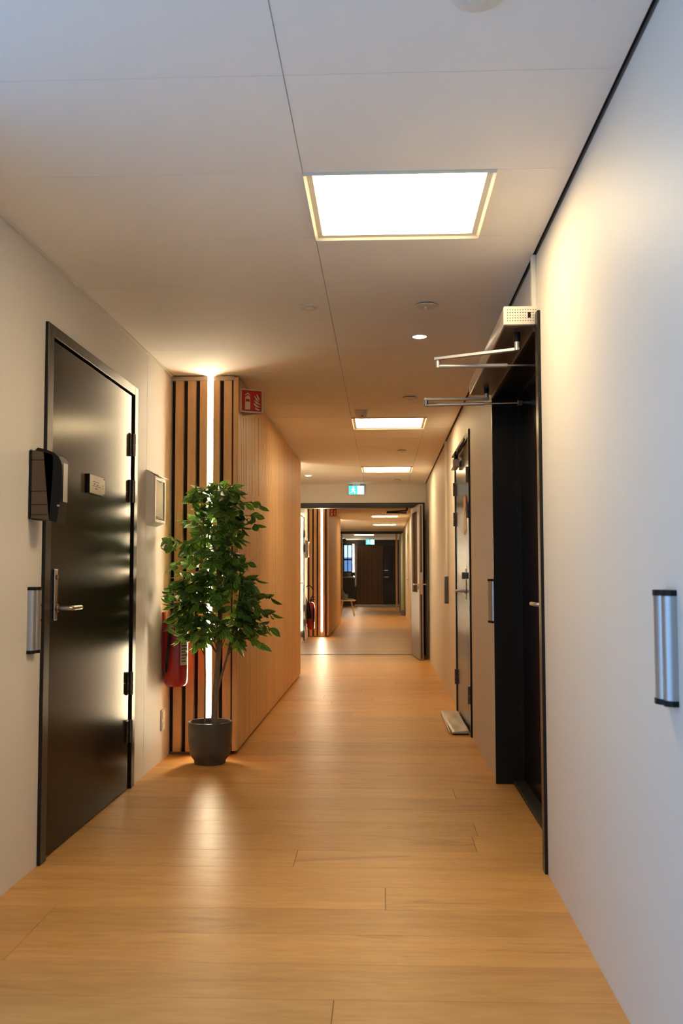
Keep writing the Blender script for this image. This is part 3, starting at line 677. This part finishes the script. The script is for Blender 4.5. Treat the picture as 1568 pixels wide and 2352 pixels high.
# ------------------------------------------------------------------ fire extinguishers
def extinguisher(cx, cy, z0, label, kind):
    t = thing('fire_extinguisher', (cx, cy, z0), label, 'fire extinguisher', 'red fire extinguishers')
    r, h = (0.072, 0.42) if kind == 'powder' else (0.066, 0.47)
    bm = bmesh.new(); lathe(bm, [(r*0.55, 0.0), (r*0.82, 0.006), (r*0.96, 0.022), (r, 0.05), (r, h-0.07), (r*0.94, h-0.04), (r*0.72, h-0.012), (0.026, h), (0.024, h+0.012)], (cx, cy, z0), 36)
    obj('cylinder', bm, M['red'], t, smooth=True)
    bm = bmesh.new(); lathe(bm, [(0.019, h+0.012), (0.019, h+0.035), (0.013, h+0.045)], (cx, cy, z0), 16); box(bm, cx-0.012, cx+0.075, cy-0.010, cy+0.010, z0+h+0.040, z0+h+0.052)
    obj('valve', bm, M['black'], t, smooth=True)
    bm = bmesh.new(); prism(bm, [(cx-0.012, z0+h+0.058), (cx+0.075, z0+h+0.085), (cx+0.075, z0+h+0.093), (cx-0.012, z0+h+0.07)], 'y', cy-0.009, cy+0.009); obj('squeeze_handle', bm, M['black'], t)
    obj('wall_bracket', B(XL, cx-r+0.004, cy-0.02, cy+0.02, z0+0.10, z0+h+0.02), M['red'], t)
    a0, a1 = math.radians(-58), math.radians(-8)
    lab = bmesh.new(); n = 8; rows = []
    for z in (z0+0.13, z0+h-0.10):
        rows.append([lab.verts.new((cx+(r+0.001)*math.cos(a0+(a1-a0)*i/n), cy+(r+0.001)*math.sin(a0+(a1-a0)*i/n), z)) for i in range(n+1)])
    for i in range(n): lab.faces.new((rows[0][i], rows[0][i+1], rows[1][i+1], rows[1][i]))
    lo = obj('label', lab, M['paper'] if kind == 'powder' else M['black'], t)
    if kind == 'powder':
        for zz in [z0+0.15+0.018*i for i in range(10)]:
            b2 = bmesh.new(); rr = r+0.002; k0_, k1_ = math.radians(-52), math.radians(-16-rng.random()*12)
            v = [b2.verts.new((cx+rr*math.cos(a), cy+rr*math.sin(a), z)) for z in (zz, zz+0.006) for a in (k0_, (k0_+k1_)/2, k1_)]
            b2.faces.new((v[0], v[1], v[4], v[3])); b2.faces.new((v[1], v[2], v[5], v[4]))
            q = obj('print_line', b2, M['ink'], t); q.parent = lo; q.matrix_parent_inverse = Matrix.Identity(4)
        pts = [(cx, cy-0.012, z0+h+0.03), (cx-0.01, cy-0.045, z0+h+0.03), (cx-0.018, cy-r-0.012, z0+h-0.02), (cx-0.024, cy-r-0.016, z0+0.28), (cx-0.036, cy-r-0.012, z0+0.15)]
        obj('hose', T(pts, [0.008, 0.008, 0.008, 0.0085, 0.0085], 10), M['rubber'], t, smooth=True)
        obj('nozzle', T([(cx-0.036, cy-r-0.012, z0+0.15), (cx-0.040, cy-r-0.010, z0+0.09)], [0.010, 0.007], 12), M['black'], t, smooth=True)
        bm = bmesh.new(); tube(bm, [(cx+0.02, cy-0.020, z0+h+0.024), (cx+0.02, cy-0.030, z0+h+0.024)], 0.013, 16); obj('gauge', bm, M['cream'], t)
    else:
        pts = [(cx+0.02, cy-0.01, z0+h+0.04)]
        for i in range(13):
            a = math.radians(-60+i*23); pts.append((cx-0.03-0.075*math.cos(a+math.pi)*1.0, cy-0.07, z0+h+0.17+0.115*math.sin(a)))
        pts.append((cx-0.05, cy-0.085, z0+h-0.02))
        obj('hose', T(pts, 0.009, 10), M['rubber'], t, smooth=True)
        bm = bmesh.new(); tube(bm, [(cx-0.04, cy-0.09, z0+h), (cx-0.025, cy-0.10, z0+h-0.14), (cx-0.02, cy-0.10, z0+0.19)], [0.016, 0.034, 0.046], 18); obj('horn', bm, M['black'], t, smooth=True)
    return t
extinguisher(-1.232, 5.885, 0.435, 'red fire extinguisher hung behind the potted tree', 'powder')
extinguisher(-1.235, 17.05, 0.15, 'red extinguisher with black horn and hose loop beyond the doorway', 'horn')

# ------------------------------------------------------------------ fire point sign (folded V panel)
fs = thing('fire_sign', (-0.84, 6.21, 2.122), 'red fire extinguisher sign projecting from the slatted wall above the potted tree', 'sign')
A = Vector((-0.8915, 6.140, 0)); Bp = Vector((-0.757, 6.215, 0)); ZB, ZT = 2.122, 2.272
ux = (Bp-A).normalized(); WS = (Bp-A).length; nrm = Vector((ux.y, -ux.x, 0))   # towards the viewer
def sbox(u0, u1, z0, z1, n0, n1):
    bm = bmesh.new(); vs = []
    for n in (n0, n1):
        for u, z in ((u0, z0), (u1, z0), (u1, z1), (u0, z1)):
            p = A+ux*u+nrm*n; vs.append(bm.verts.new((p.x, p.y, z)))
    bm.faces.new(vs[:4]); bm.faces.new(vs[4:][::-1])
    for i in range(4): bm.faces.new((vs[i], vs[(i+1)%4], vs[4+(i+1)%4], vs[4+i]))
    return bm
def spoly(poly, n0, n1):
    bm = bmesh.new(); va = []; vb = []
    for u, v in poly:
        for n, L_ in ((n0, va), (n1, vb)):
            p = A+ux*(u*WS)+nrm*n; L_.append(bm.verts.new((p.x, p.y, ZB+v*(ZT-ZB))))
    bm.faces.new(va); bm.faces.new(vb[::-1])
    k = len(poly)
    for i in range(k): bm.faces.new((va[i], va[(i+1)%k], vb[(i+1)%k], vb[i]))
    return bm
obj('front_panel', sbox(0, WS, ZB, ZT, -0.003, 0.0), M['glow'], fs)
bk = bmesh.new(); prism(bk, [(Bp.x, Bp.y), (Bp.x-0.003, Bp.y+0.003), (-0.8915, 6.295), (-0.8915, 6.292)], 'z', ZB, ZT); obj('rear_panel', bk, M['glow'], fs)
obj('red_field', spoly([(0.07, 0.06), (0.94, 0.06), (0.94, 0.94), (0.07, 0.94)], 0.0, 0.0008), M['signred'], fs)
pic = [[(0.21, 0.12), (0.44, 0.12), (0.44, 0.46), (0.21, 0.46)], [(0.21, 0.57), (0.44, 0.57), (0.44, 0.64), (0.33, 0.74), (0.21, 0.64)],
       [(0.19, 0.73), (0.33, 0.845), (0.45, 0.73), (0.42, 0.72), (0.33, 0.79), (0.22, 0.71)], [(0.21, 0.48), (0.235, 0.48), (0.235, 0.56), (0.21, 0.56)], [(0.42, 0.48), (0.44, 0.48), (0.44, 0.56), (0.42, 0.56)]]
for q in pic: obj('extinguisher_pictogram', spoly(q, 0.0008, 0.0014), M['glow'], fs)
fl_paths = [[(0.72, 0.80), (0.76, 0.68), (0.86, 0.56)], [(0.63, 0.72), (0.70, 0.57), (0.83, 0.48)], [(0.62, 0.54), (0.69, 0.42), (0.87, 0.37)], [(0.59, 0.41), (0.68, 0.28), (0.87, 0.25)], [(0.64, 0.23), (0.72, 0.13), (0.87, 0.13)]]
for path in fl_paths:
    (a, b), (c_, d_), (e, f_) = path; up_, dn = [], []
    for i in range(7):
        s = i/6; u = (1-s)**2*a+2*s*(1-s)*c_+s*s*e; v = (1-s)**2*b+2*s*(1-s)*d_+s*s*f_
        w = 0.006+0.028*math.sin(math.pi*min(1, s*0.9+0.06)); up_.append((u+w*0.5, v+w)); dn.append((u-w*0.5, v-w))
    obj('flame_pictogram', spoly(up_+dn[::-1], 0.0008, 0.0014), M['glow'], fs)

fs2 = copy_tree(fs, offset=(-0.05, 11.33, 0)); fs2['label'] = 'red fire sign on the slatted wall beyond the open doorway'
for o_ in (fs, fs2): o_['group'] = 'projecting fire signs'

# ------------------------------------------------------------------ exit signs
def exit_sign(x0, x1, y, z0, z1, label):
    t = thing('exit_sign', ((x0+x1)/2, y, z0), label, 'exit sign', 'lit exit signs')
    w, h = x1-x0, z1-z0
    obj('housing', B(x0, x1, y, y+0.03, z0, z1, bev=0.002), M['white'], t)
    obj('mount', B((x0+x1)/2-0.05, (x0+x1)/2+0.05, y+0.006, y+0.026, z1, min(z1+0.03, H)), M['white'], t)
    obj('lit_face', B(x0+0.004, x1-0.004, y-0.004, y, z0+0.004, z1-0.004), M['exitg'], t)
    def P(poly, name):
        bm = bmesh.new(); prism(bm, [(x0+a*w, z0+b*h) for a, b in poly], 'y', y-0.006, y-0.004); obj(name, bm, M['exitw'], t)
    P([(0.55, 0.06), (0.95, 0.06), (0.95, 0.94), (0.55, 0.94)], 'doorway_pictogram')
    P([(0.30+0.055*math.cos(i*0.6283), 0.80+0.09*math.sin(i*0.6283)) for i in range(10)], 'runner_head')
    P([(0.22, 0.40), (0.27, 0.68), (0.36, 0.68), (0.43, 0.55), (0.40, 0.52), (0.35, 0.58), (0.33, 0.46), (0.42, 0.34), (0.40, 0.12), (0.36, 0.12), (0.36, 0.30), (0.28, 0.38), (0.22, 0.22), (0.10, 0.22), (0.10, 0.28), (0.18, 0.29)], 'runner_body')
    P([(0.12, 0.50), (0.20, 0.64), (0.27, 0.66), (0.24, 0.60), (0.20, 0.57), (0.15, 0.48)], 'runner_arm')
exit_sign(-0.462, -0.243, 13.54, 2.190, 2.316, 'lit green and white exit sign on the lintel above the open doorway')
exit_sign(-0.57, -0.27, 33.9, 2.11, 2.285, 'distant lit green exit sign at the dark far end')

# ------------------------------------------------------------------ right wall bits
cd = thing('cable_conduit', (XR, 9.15, 0.83), 'pale conduit dropping from the ceiling to a metal box on the right wall', 'conduit')
obj('conduit', B(XR-0.022, XR, 9.13, 9.165, 1.075, H-0.013, bev=0.003), M['white'], cd)
obj('junction_box', B(XR-0.035, XR, 9.10, 9.195, 0.828, 1.075, bev=0.003), M['dsteel'], cd)
st = thing('warning_sticker', (XR-0.004, 7.2, 1.38), 'yellow and red warning sticker on the dark double door', 'sticker')
obj('yellow_field', B(XR-0.0065, XR-0.004, 7.17, 7.25, 1.385, 1.66), M['yellow'], st)
obj('red_field', B(XR-0.0065, XR-0.004, 7.05, 7.168, 1.57, 1.66), M['orange'], st)
obj('notice_paper', B(XR-0.0062, XR-0.004, 7.05, 7.168, 1.41, 1.52), M['paper'], st)

# flat foil-wrapped package leaning out from the double door
pk = thing('wrapped_package', (0.52, 7.3, 0.0), 'flat silvery plastic-wrapped package on the floor by the double door', 'package')
bm = bmesh.new(); nx, ny = 12, 28; grid = []
r2 = random.Random(9)
def wr_z(u, v): return 0.026+0.004*math.sin(7*v+4*u)*math.sin(4*u+1)+0.002*math.sin(15*v-7*u)+0.012*(1-v)*u
for j in range(ny+1):
    row = []
    for i in range(nx+1):
        u, v = i/nx, j/ny
        x = 0.452+0.018*(1-v)+u*(0.587-0.452-0.018*(1-v)); y = 6.86+v*1.02
        row.append(bm.verts.new((x, y, wr_z(u, v)*(0.75 if i in (0, nx) or j in (0, ny) else 1))))
    grid.append(row)
for j in range(ny):
    for i in range(nx): bm.faces.new((grid[j][i], grid[j][i+1], grid[j+1][i+1], grid[j+1][i]))
ring = [grid[0][i] for i in range(nx+1)]+[grid[j][nx] for j in range(1, ny+1)]+[grid[ny][i] for i in range(nx-1, -1, -1)]+[grid[j][0] for j in range(ny-1, 0, -1)]
low = [bm.verts.new((v.co.x, v.co.y, 0.011)) for v in ring]
for i in range(len(ring)): bm.faces.new((ring[i], ring[(i+1)%len(ring)], low[(i+1)%len(ring)], low[i]))
bm.faces.new(low)
obj('foil_cover', bm, M['foil'], pk, smooth=True)
obj('shadow_base', B(0.478, 0.585, 6.872, 7.86, 0.0, 0.011), M['rubber'], pk)  # black block standing in for the shadow under the lifted package
obj('white_edge', B(0.4505, 0.458, 6.87, 7.88, 0.011, 0.022), M['white'], pk)

# ------------------------------------------------------------------ potted ficus
PX, PY = -1.012, 5.815
pt = thing('potted_ficus', (PX, PY, 0), 'leafy green ficus tree in a dark grey round pot', 'potted plant')
bm = bmesh.new(); lathe(bm, [(0.082, 0.0), (0.090, 0.003), (0.094, 0.022), (0.108, 0.040), (0.118, 0.065), (0.124, 0.11), (0.128, 0.17), (0.1295, 0.238), (0.128, 0.242), (0.121, 0.242), (0.119, 0.236), (0.117, 0.20), (0.11, 0.19)], (PX, PY, 0), 48)
obj('pot', bm, M['pot'], pt, smooth=True)
bm = bmesh.new(); lathe(bm, [(0.116, 0.19), (0.116, 0.205), (0.08, 0.212), (0.03, 0.215)], (PX, PY, 0), 32); obj('soil', bm, M['soil'], pt, smooth=True)
pr = random.Random(21)
trunk_pts = [(-0.990, 5.815, 0.20), (-0.985, 5.812, 0.35), (-0.972, 5.80, 0.52), (-0.960, 5.805, 0.70), (-0.955, 5.81, 0.90), (-0.968, 5.80, 1.10), (-0.965, 5.81, 1.30), (-0.975, 5.815, 1.46)]
obj('trunk', T(trunk_pts, [0.020, 0.0175, 0.0165, 0.016, 0.0145, 0.012, 0.009, 0.005], 12), M['bark'], pt, smooth=True)
side_pts = [(-0.972, 5.806, 0.40), (-0.945, 5.79, 0.50), (-0.915, 5.78, 0.60), (-0.878, 5.77, 0.75), (-0.850, 5.77, 0.90), (-0.820, 5.775, 1.02)]
obj('side_stem', T(side_pts, [0.0075, 0.0072, 0.0068, 0.006, 0.005, 0.003], 8), M['bark'], pt, smooth=True)
thin_pts = [(-1.05, 5.85, 0.20), (-1.05, 5.855, 0.5), (-1.055, 5.85, 0.75), (-1.045, 5.85, 1.0), (-1.05, 5.85, 1.25)]
obj('thin_stem', T(thin_pts, [0.006, 0.0055, 0.005, 0.0045, 0.003], 8), M['bark'], pt, smooth=True)

def leaf_mesh(seed):
    rr = random.Random(seed); me_bm = bmesh.new(); uvl = me_bm.loops.layers.uv.new('UVMap')
    prof = [(0.0, 0.02), (0.12, 0.55), (0.30, 0.95), (0.48, 1.0), (0.66, 0.80), (0.82, 0.42), (0.92, 0.14), (1.0, 0.0)]
    droop = rr.uniform(0.10, 0.35); fold = rr.uniform(0.12, 0.35); tw = rr.uniform(-0.25, 0.25)
    rows = []
    for s, w in prof:
        z = -droop*s*s*0.45; hw = 0.24*w
        row = []
        for k in (-1, -0.5, 0, 0.5, 1):
            row.append((Vector((s, k*hw, z+abs(k)*hw*fold+tw*k*hw*s)), abs(k)))
        rows.append(row)
    V = [[me_bm.verts.new(p) for p, _ in row] for row in rows]; U = [[u for _, u in row] for row in rows]
    for i in range(len(V)-1):
        for j in range(4):
            f = me_bm.faces.new((V[i][j], V[i+1][j], V[i+1][j+1], V[i][j+1]))
            uu = (U[i][j], U[i+1][j], U[i+1][j+1], U[i][j+1]); ss = (prof[i][0], prof[i+1][0], prof[i+1][0], prof[i][0])
            for lp, a, b in zip(f.loops, uu, ss): lp[uvl].uv = (a, b)
    bmesh.ops.remove_doubles(me_bm, verts=me_bm.verts, dist=0.0001)
    me = bpy.data.meshes.new('leaf'); me_bm.to_mesh(me); me_bm.free(); me.materials.append(M['leaf'])
    me.polygons.foreach_set('use_smooth', [True]*len(me.polygons)); return me
leaf_meshes = [leaf_mesh(i) for i in range(6)]
# crown outline: height -> left and right reach
env = [(0.66, -1.14, -0.86), (0.74, -1.24, -0.69), (0.84, -1.29, -0.645), (0.93, -1.29, -0.645), (1.00, -1.29, -0.70), (1.10, -1.24, -0.77), (1.20, -1.25, -0.76), (1.32, -1.26, -0.76), (1.42, -1.17, -0.745), (1.50, -1.13, -0.75), (1.58, -1.10, -0.85), (1.65, -1.04, -0.89)]
def reach(z):
    z = max(env[0][0], min(env[-1][0], z))
    for (a, l0, r0), (b, l1, r1) in zip(env, env[1:]):
        if z <= b:
            s = (z-a)/(b-a); return l0+(l1-l0)*s, r0+(r1-r0)*s
def on(pts, z):
    pts = [Vector(p) for p in pts]
    for a, b in zip(pts, pts[1:]):
        if z <= b.z: return a.lerp(b, max(0, (z-a.z)/(b.z-a.z)))
    return pts[-1]
leaves = []
def add_leaf(p, d, size):
    d = d.normalized(); side = d.cross(Vector((0,0,1)))
    if side.length < 0.05: side = Vector((1,0,0))
    side.normalize(); upv = side.cross(d)
    roll = pr.gauss(0, 0.8); s2 = side*math.cos(roll)+upv*math.sin(roll); u2 = d.cross(-s2)
    u2 = s2.cross(d)*-1 if False else d.cross(s2)
    R = Matrix(((d.x, s2.x, u2.x, p.x), (d.y, s2.y, u2.y, p.y), (d.z, s2.z, u2.z, p.z), (0, 0, 0, 1)))
    leaves.append((R @ Matrix.Diagonal((size, size*pr.uniform(0.9, 1.15), size, 1)), p.copy()))
NTW = 118
# sprigs that stand out of the crown
sprigs = [(-1.29, 1.26), (-1.285, 1.31), (-1.285, 0.966), (-1.242, 0.793), (-1.175, 0.737), (-1.087, 0.69), (-0.716, 1.502), (-0.742, 1.443), (-0.731, 1.392), (-0.853, 1.616), (-0.965, 1.63),
          (-0.655, 0.965), (-0.64, 0.874), (-0.652, 0.79), (-0.693, 0.70), (-0.78, 0.737), (-1.135, 1.545), (-1.086, 1.60), (-0.835, 1.572), (-0.888, 0.755), (-0.748, 1.072), (-1.225, 1.15), (-0.70, 0.90), (-0.74, 0.82), (-1.20, 0.88), (-1.24, 1.04)]
for i in range(NTW+len(sprigs)):
    zt = 0.70+0.92*((i+0.5)/NTW)+pr.uniform(-0.03, 0.03)
    if i % 4 == 0 and zt > 1.1: zt -= 0.35
    l, r = reach(zt); cx0 = -0.965; ang_ = i*2.399+pr.uniform(-0.4, 0.4)
    ex = math.cos(ang_); ey = math.sin(ang_)
    rx = (r-cx0) if ex > 0 else (cx0-l)
    k = pr.uniform(0.55, 0.88)
    tip = Vector((cx0+ex*rx*k, min(5.995, 5.80+ey*0.26*k), zt))
    if i >= NTW: zt = sprigs[i-NTW][1]; tip = Vector((sprigs[i-NTW][0], 5.74+pr.uniform(-0.05, 0.05), zt))
    if tip.x < -1.12: tip.y = min(tip.y, 5.70 if zt < 1.1 else 5.76)
    if tip.x > -0.86 and zt < 1.05: base = on(side_pts, max(0.62, zt-pr.uniform(0.05, 0.2)))
    elif tip.x < -1.04 and pr.random() < 0.5: base = on(thin_pts, max(0.62, min(1.22, zt-pr.uniform(0.05, 0.2))))
    else: base = on(trunk_pts, max(0.62, min(1.44, zt-pr.uniform(0.05, 0.22))))
    m1 = base.lerp(tip, 0.4)+Vector((0, 0, 0.06+pr.uniform(0, 0.04))); m2 = base.lerp(tip, 0.75)+Vector((0, 0, 0.05))
    path = [base, m1, m2, tip]
    obj('branch', T(path, [0.0035, 0.0028, 0.002, 0.0012], 6), M['twig'], pt, smooth=True)
    n = pr.choice((9, 10, 11))
    for j in range(n):
        s = 0.22+0.78*j/(n-1); q = s*3; a = int(min(2, q)); p = path[a].lerp(path[a+1], q-a); d = (path[a+1]-path[a]).normalized()
        if j == n-1: dd = d+Vector((0, 0, -0.3))
        else:
            sd = d.cross(Vector((0,0,1))).normalized()*(1 if j % 2 else -1)
            dd = d*0.55+sd*pr.uniform(0.5, 1.0)+Vector((0, 0, pr.uniform(-1.1, 0.35)))
        size = pr.uniform(0.062, 0.09)
        e = p+dd.normalized()*size
        if e.y > 6.045: dd.y = -abs(dd.y); e = p+dd.normalized()*size
        if e.x < XL+0.02: dd.x = abs(dd.x)
        if p.x < -1.12 and p.z < 1.05 and e.y > 5.76: dd.y = -abs(dd.y)
        add_leaf(p, dd, size)
# the nearest 300 leaves as parts, the hidden rest as one
leaves.sort(key=lambda t_: t_[1].y)
inv = Matrix.Translation(-pt.location)
for i, (R, p) in enumerate(leaves[:300]):
    o = link('leaf', leaf_meshes[i % 6]); o.parent = pt; o.matrix_basis = inv @ R
if len(leaves) > 300:
    bm = bmesh.new()
    for i, (R, p) in enumerate(leaves[300:]):
        me = leaf_meshes[i % 6].copy(); me.transform(R); bm.from_mesh(me); bpy.data.meshes.remove(me)
    me = bpy.data.meshes.new('rear_foliage'); bm.to_mesh(me); bm.free(); me.materials.append(M['leaf'])
    me.polygons.foreach_set('use_smooth', [True]*len(me.polygons))
    o = link('rear_foliage', me); adopt(o, pt); o['kind'] = 'stuff'

# ------------------------------------------------------------------ chair far down on the left
chx, chy = -0.93, 26.0
ch = thing('lounge_chair', (chx, chy, 0), 'olive felt shell chair with light wooden seat and legs in the distance', 'chair')
bm = bmesh.new(); box(bm, chx-0.25, chx+0.22, chy-0.25, chy+0.25, 0.395, 0.425, bev=0.012, seg=2); obj('seat', bm, M['chairwood'], ch, smooth=True)
bm = bmesh.new(); rows = []
for j in range(9):
    v = j/8; row = []
    for i in range(13):
        a = math.radians(-105+210*i/12); rad = 0.27*(1-0.10*v); hgt = 0.425+v*(0.34-0.20*abs(math.sin(a))**2.2)
        row.append(bm.verts.new((chx-0.02-rad*math.cos(a)*0.55, chy+rad*math.sin(a), hgt)))
    rows.append(row)
for a, b in zip(rows, rows[1:]):
    for i in range(12): bm.faces.new((a[i], a[i+1], b[i+1], b[i]))
bmesh.ops.solidify(bm, geom=list(bm.faces), thickness=0.025)
obj('backrest', bm, M['chairfab'], ch, smooth=True)
obj('cushion', B(chx-0.21, chx+0.17, chy-0.21, chy+0.21, 0.425, 0.45, bev=0.01, seg=2), M['chairfab'], ch, smooth=True)
for sx, sy in ((1, -1), (1, 1), (-1, -1), (-1, 1)):
    obj('leg', T([(chx+sx*0.11, chy+sy*0.14, 0.40), (chx+sx*0.19, chy+sy*0.22, 0.0)], [0.019, 0.012], 10), M['chairwood'], ch, smooth=True)

# ------------------------------------------------------------------ far end of the corridor
tag(obj('trim_2', B(XL, XR, 28.8, 28.95, 2.27, H), M['dark'], kind='structure'), 'dark ceiling beam far down the corridor', 'trim')
for x, nm in ((-1.30, 'trim_3'), (0.41, 'trim_4')):
    tag(obj(nm, B(x, x+(0.05 if x < 0 else 0.06), 30.9, 31.0, 0, H), M['clad'], kind='structure'), 'upright wooden jamb %s of the distant opening' % ('on the left' if x < 0 else 'on the right'), 'trim')
t = thing('ceiling_light', (-0.58, 31.2, H), 'slim glowing ceiling panel at the far end before the dark wall', 'ceiling light', 'square ceiling panels')
obj('frame', B(-0.90, -0.26, 31.0, 31.45, H-0.010, H-0.004), M['cream'], t); obj('diffuser', B(-0.88, -0.28, 31.02, 31.43, H-0.014, H-0.010), M['lamp'], t)
# end wall with a window opening
bm = bmesh.new(); yE = 36.0
box(bm, -2.0, -1.42, yE, yE+0.15, 0, H+0.06); box(bm, -1.42, -1.10, yE, yE+0.15, 0, 1.16); box(bm, -1.42, -1.10, yE, yE+0.15, 2.19, H+0.06); box(bm, -1.10, 1.0, yE, yE+0.15, 0, H+0.06)
tag(obj('wall_end', bm, M['dark'], kind='structure'), 'dark charcoal wall closing the far end of the corridor', 'wall')
wall_x('wall_left_end', -1.75, -1.65, [(28.8, 36.0, 0, H+0.06)], M['dark'], label='dark side wall of the far room')
bm = bmesh.new(); box(bm, -1.65, XL-0.13, 28.75, 28.85, 0, H+0.06); tag(obj('wall_left_return', bm, M['dark'], kind='structure'), 'short return of wall before the far room', 'wall')
w2 = thing('window_2', (-1.26, yE, 1.16), 'small bright window in the dark far wall', 'window', kind='structure')
bm = bmesh.new(); box(bm, -1.42, -1.10, yE+0.02, yE+0.08, 1.16, 1.20); box(bm, -1.42, -1.10, yE+0.02, yE+0.08, 2.15, 2.19); box(bm, -1.42, -1.39, yE+0.02, yE+0.08, 1.2, 2.15); box(bm, -1.13, -1.10, yE+0.02, yE+0.08, 1.2, 2.15); box(bm, -1.285, -1.25, yE+0.02, yE+0.08, 1.2, 2.15); box(bm, -1.39, -1.13, yE+0.02, yE+0.08, 1.60, 1.66)
obj('window_frame', bm, M['dframe'], w2)
for a, b in ((-1.39, -1.285), (-1.25, -1.13)):
    for c, d in ((1.2, 1.60), (1.66, 2.15)): obj('pane', B(a, b, yE+0.045, yE+0.05, c, d), M['pane'], w2)
# a dusk block of building outside that window
tag(obj('building', B(-2.6, -0.3, 44.0, 46.0, -1.0, 1.85), M['blue'], None), 'blue-grey building seen through the small far window', 'building')
t = thing('led_column', (-1.05, yE, 0.7), 'distant upright light strip beside the small far window', 'light', 'upright light columns')
obj('profile', B(-1.085, -1.025, yE-0.014, yE-0.002, 0.68, 2.2), M['alu'], t); obj('diffuser', B(-1.075, -1.035, yE-0.026, yE-0.014, 0.70, 2.18), M['led'], t)
ww = bpy.data.objects['wall_end']
for i in range(14):
    a = -0.93+i*0.0685; obj('slat', B(a, a+0.045, yE-0.03, yE-0.001, 0.03, 2.12), M['walnut'], ww)
t = thing('door_7', (0.23, yE, 0), 'black glazed door at the dark far end', 'door', kind='structure')
bm = bmesh.new(); box(bm, 0.035, 0.10, yE-0.05, yE-0.001, 0, 2.12); box(bm, 0.36, 0.45, yE-0.05, yE-0.001, 0, 2.12); box(bm, 0.10, 0.36, yE-0.05, yE-0.001, 1.92, 2.12); box(bm, 0.10, 0.36, yE-0.05, yE-0.001, 0, 0.85)
obj('frame', bm, M['dframe'], t); obj('glass', B(0.10, 0.36, yE-0.03, yE-0.02, 0.85, 1.92), M['dpane'], t); obj('push_bar', B(0.05, 0.22, yE-0.09, yE-0.06, 0.98, 1.00), M['steel'], t); obj('push_bar', B(0.06, 0.20, yE-0.09, yE-0.06, 1.22, 1.245), M['steel'], t)
ct = thing('counter', (-1.2, 34.6, 0), 'dark reception counter under the small far window', 'counter')
obj('front', B(-1.60, -0.98, 34.4, 34.9, 0, 0.96), M['dark'], ct); obj('worktop', B(-1.62, -0.95, 34.36, 34.94, 0.96, 1.0, bev=0.004), M['dsteel'], ct)
mo = thing('monitor', (-0.88, 34.6, 1.0), 'small black screen standing on the far counter', 'monitor')
obj('screen', B(-1.09, -0.97, 34.55, 34.59, 1.03, 1.17, bev=0.004), M['black'], mo); obj('foot', B(-1.05, -1.01, 34.52, 34.62, 1.0, 1.03), M['black'], mo)
tag(obj('door_mat', B(-0.93, 0.55, 33.2, 35.2, 0.0, 0.012, bev=0.003), M['greymat'], None), 'grey entrance mat across the far end', 'mat')
gd = thing('glass_door', (0.49, 28.2, 0), 'open glass door leaf with blue-grey reflections painted into its glass by the far right wall', 'door')
obj('stile', B(0.475, 0.515, 27.78, 27.83, 0.02, 2.2), M['dsteel'], gd); obj('stile', B(0.475, 0.515, 28.57, 28.62, 0.02, 2.2), M['dsteel'], gd)
obj('rail', B(0.475, 0.515, 27.83, 28.57, 2.12, 2.2), M['dsteel'], gd); obj('rail', B(0.475, 0.515, 27.83, 28.57, 0.02, 0.2), M['black'], gd); obj('glass', B(0.49, 0.498, 27.83, 28.57, 0.2, 2.12), M['blue'], gd)  # opaque blue-grey colour paints the reflections into the glass
bn = thing('reflection_panel', (0.55, 26.6, 0), 'tall yellow-green panel standing for green reflections in the glass at the far right wall', 'reflection_panel')  # coloured panel added in place of green reflections in the glass door
obj('panel', B(0.525, 0.555, 26.4, 26.9, 0.14, 2.2), M['green'], bn); obj('base', B(0.49, 0.59, 26.38, 26.92, 0.0, 0.14, bev=0.01), M['dsteel'], bn)
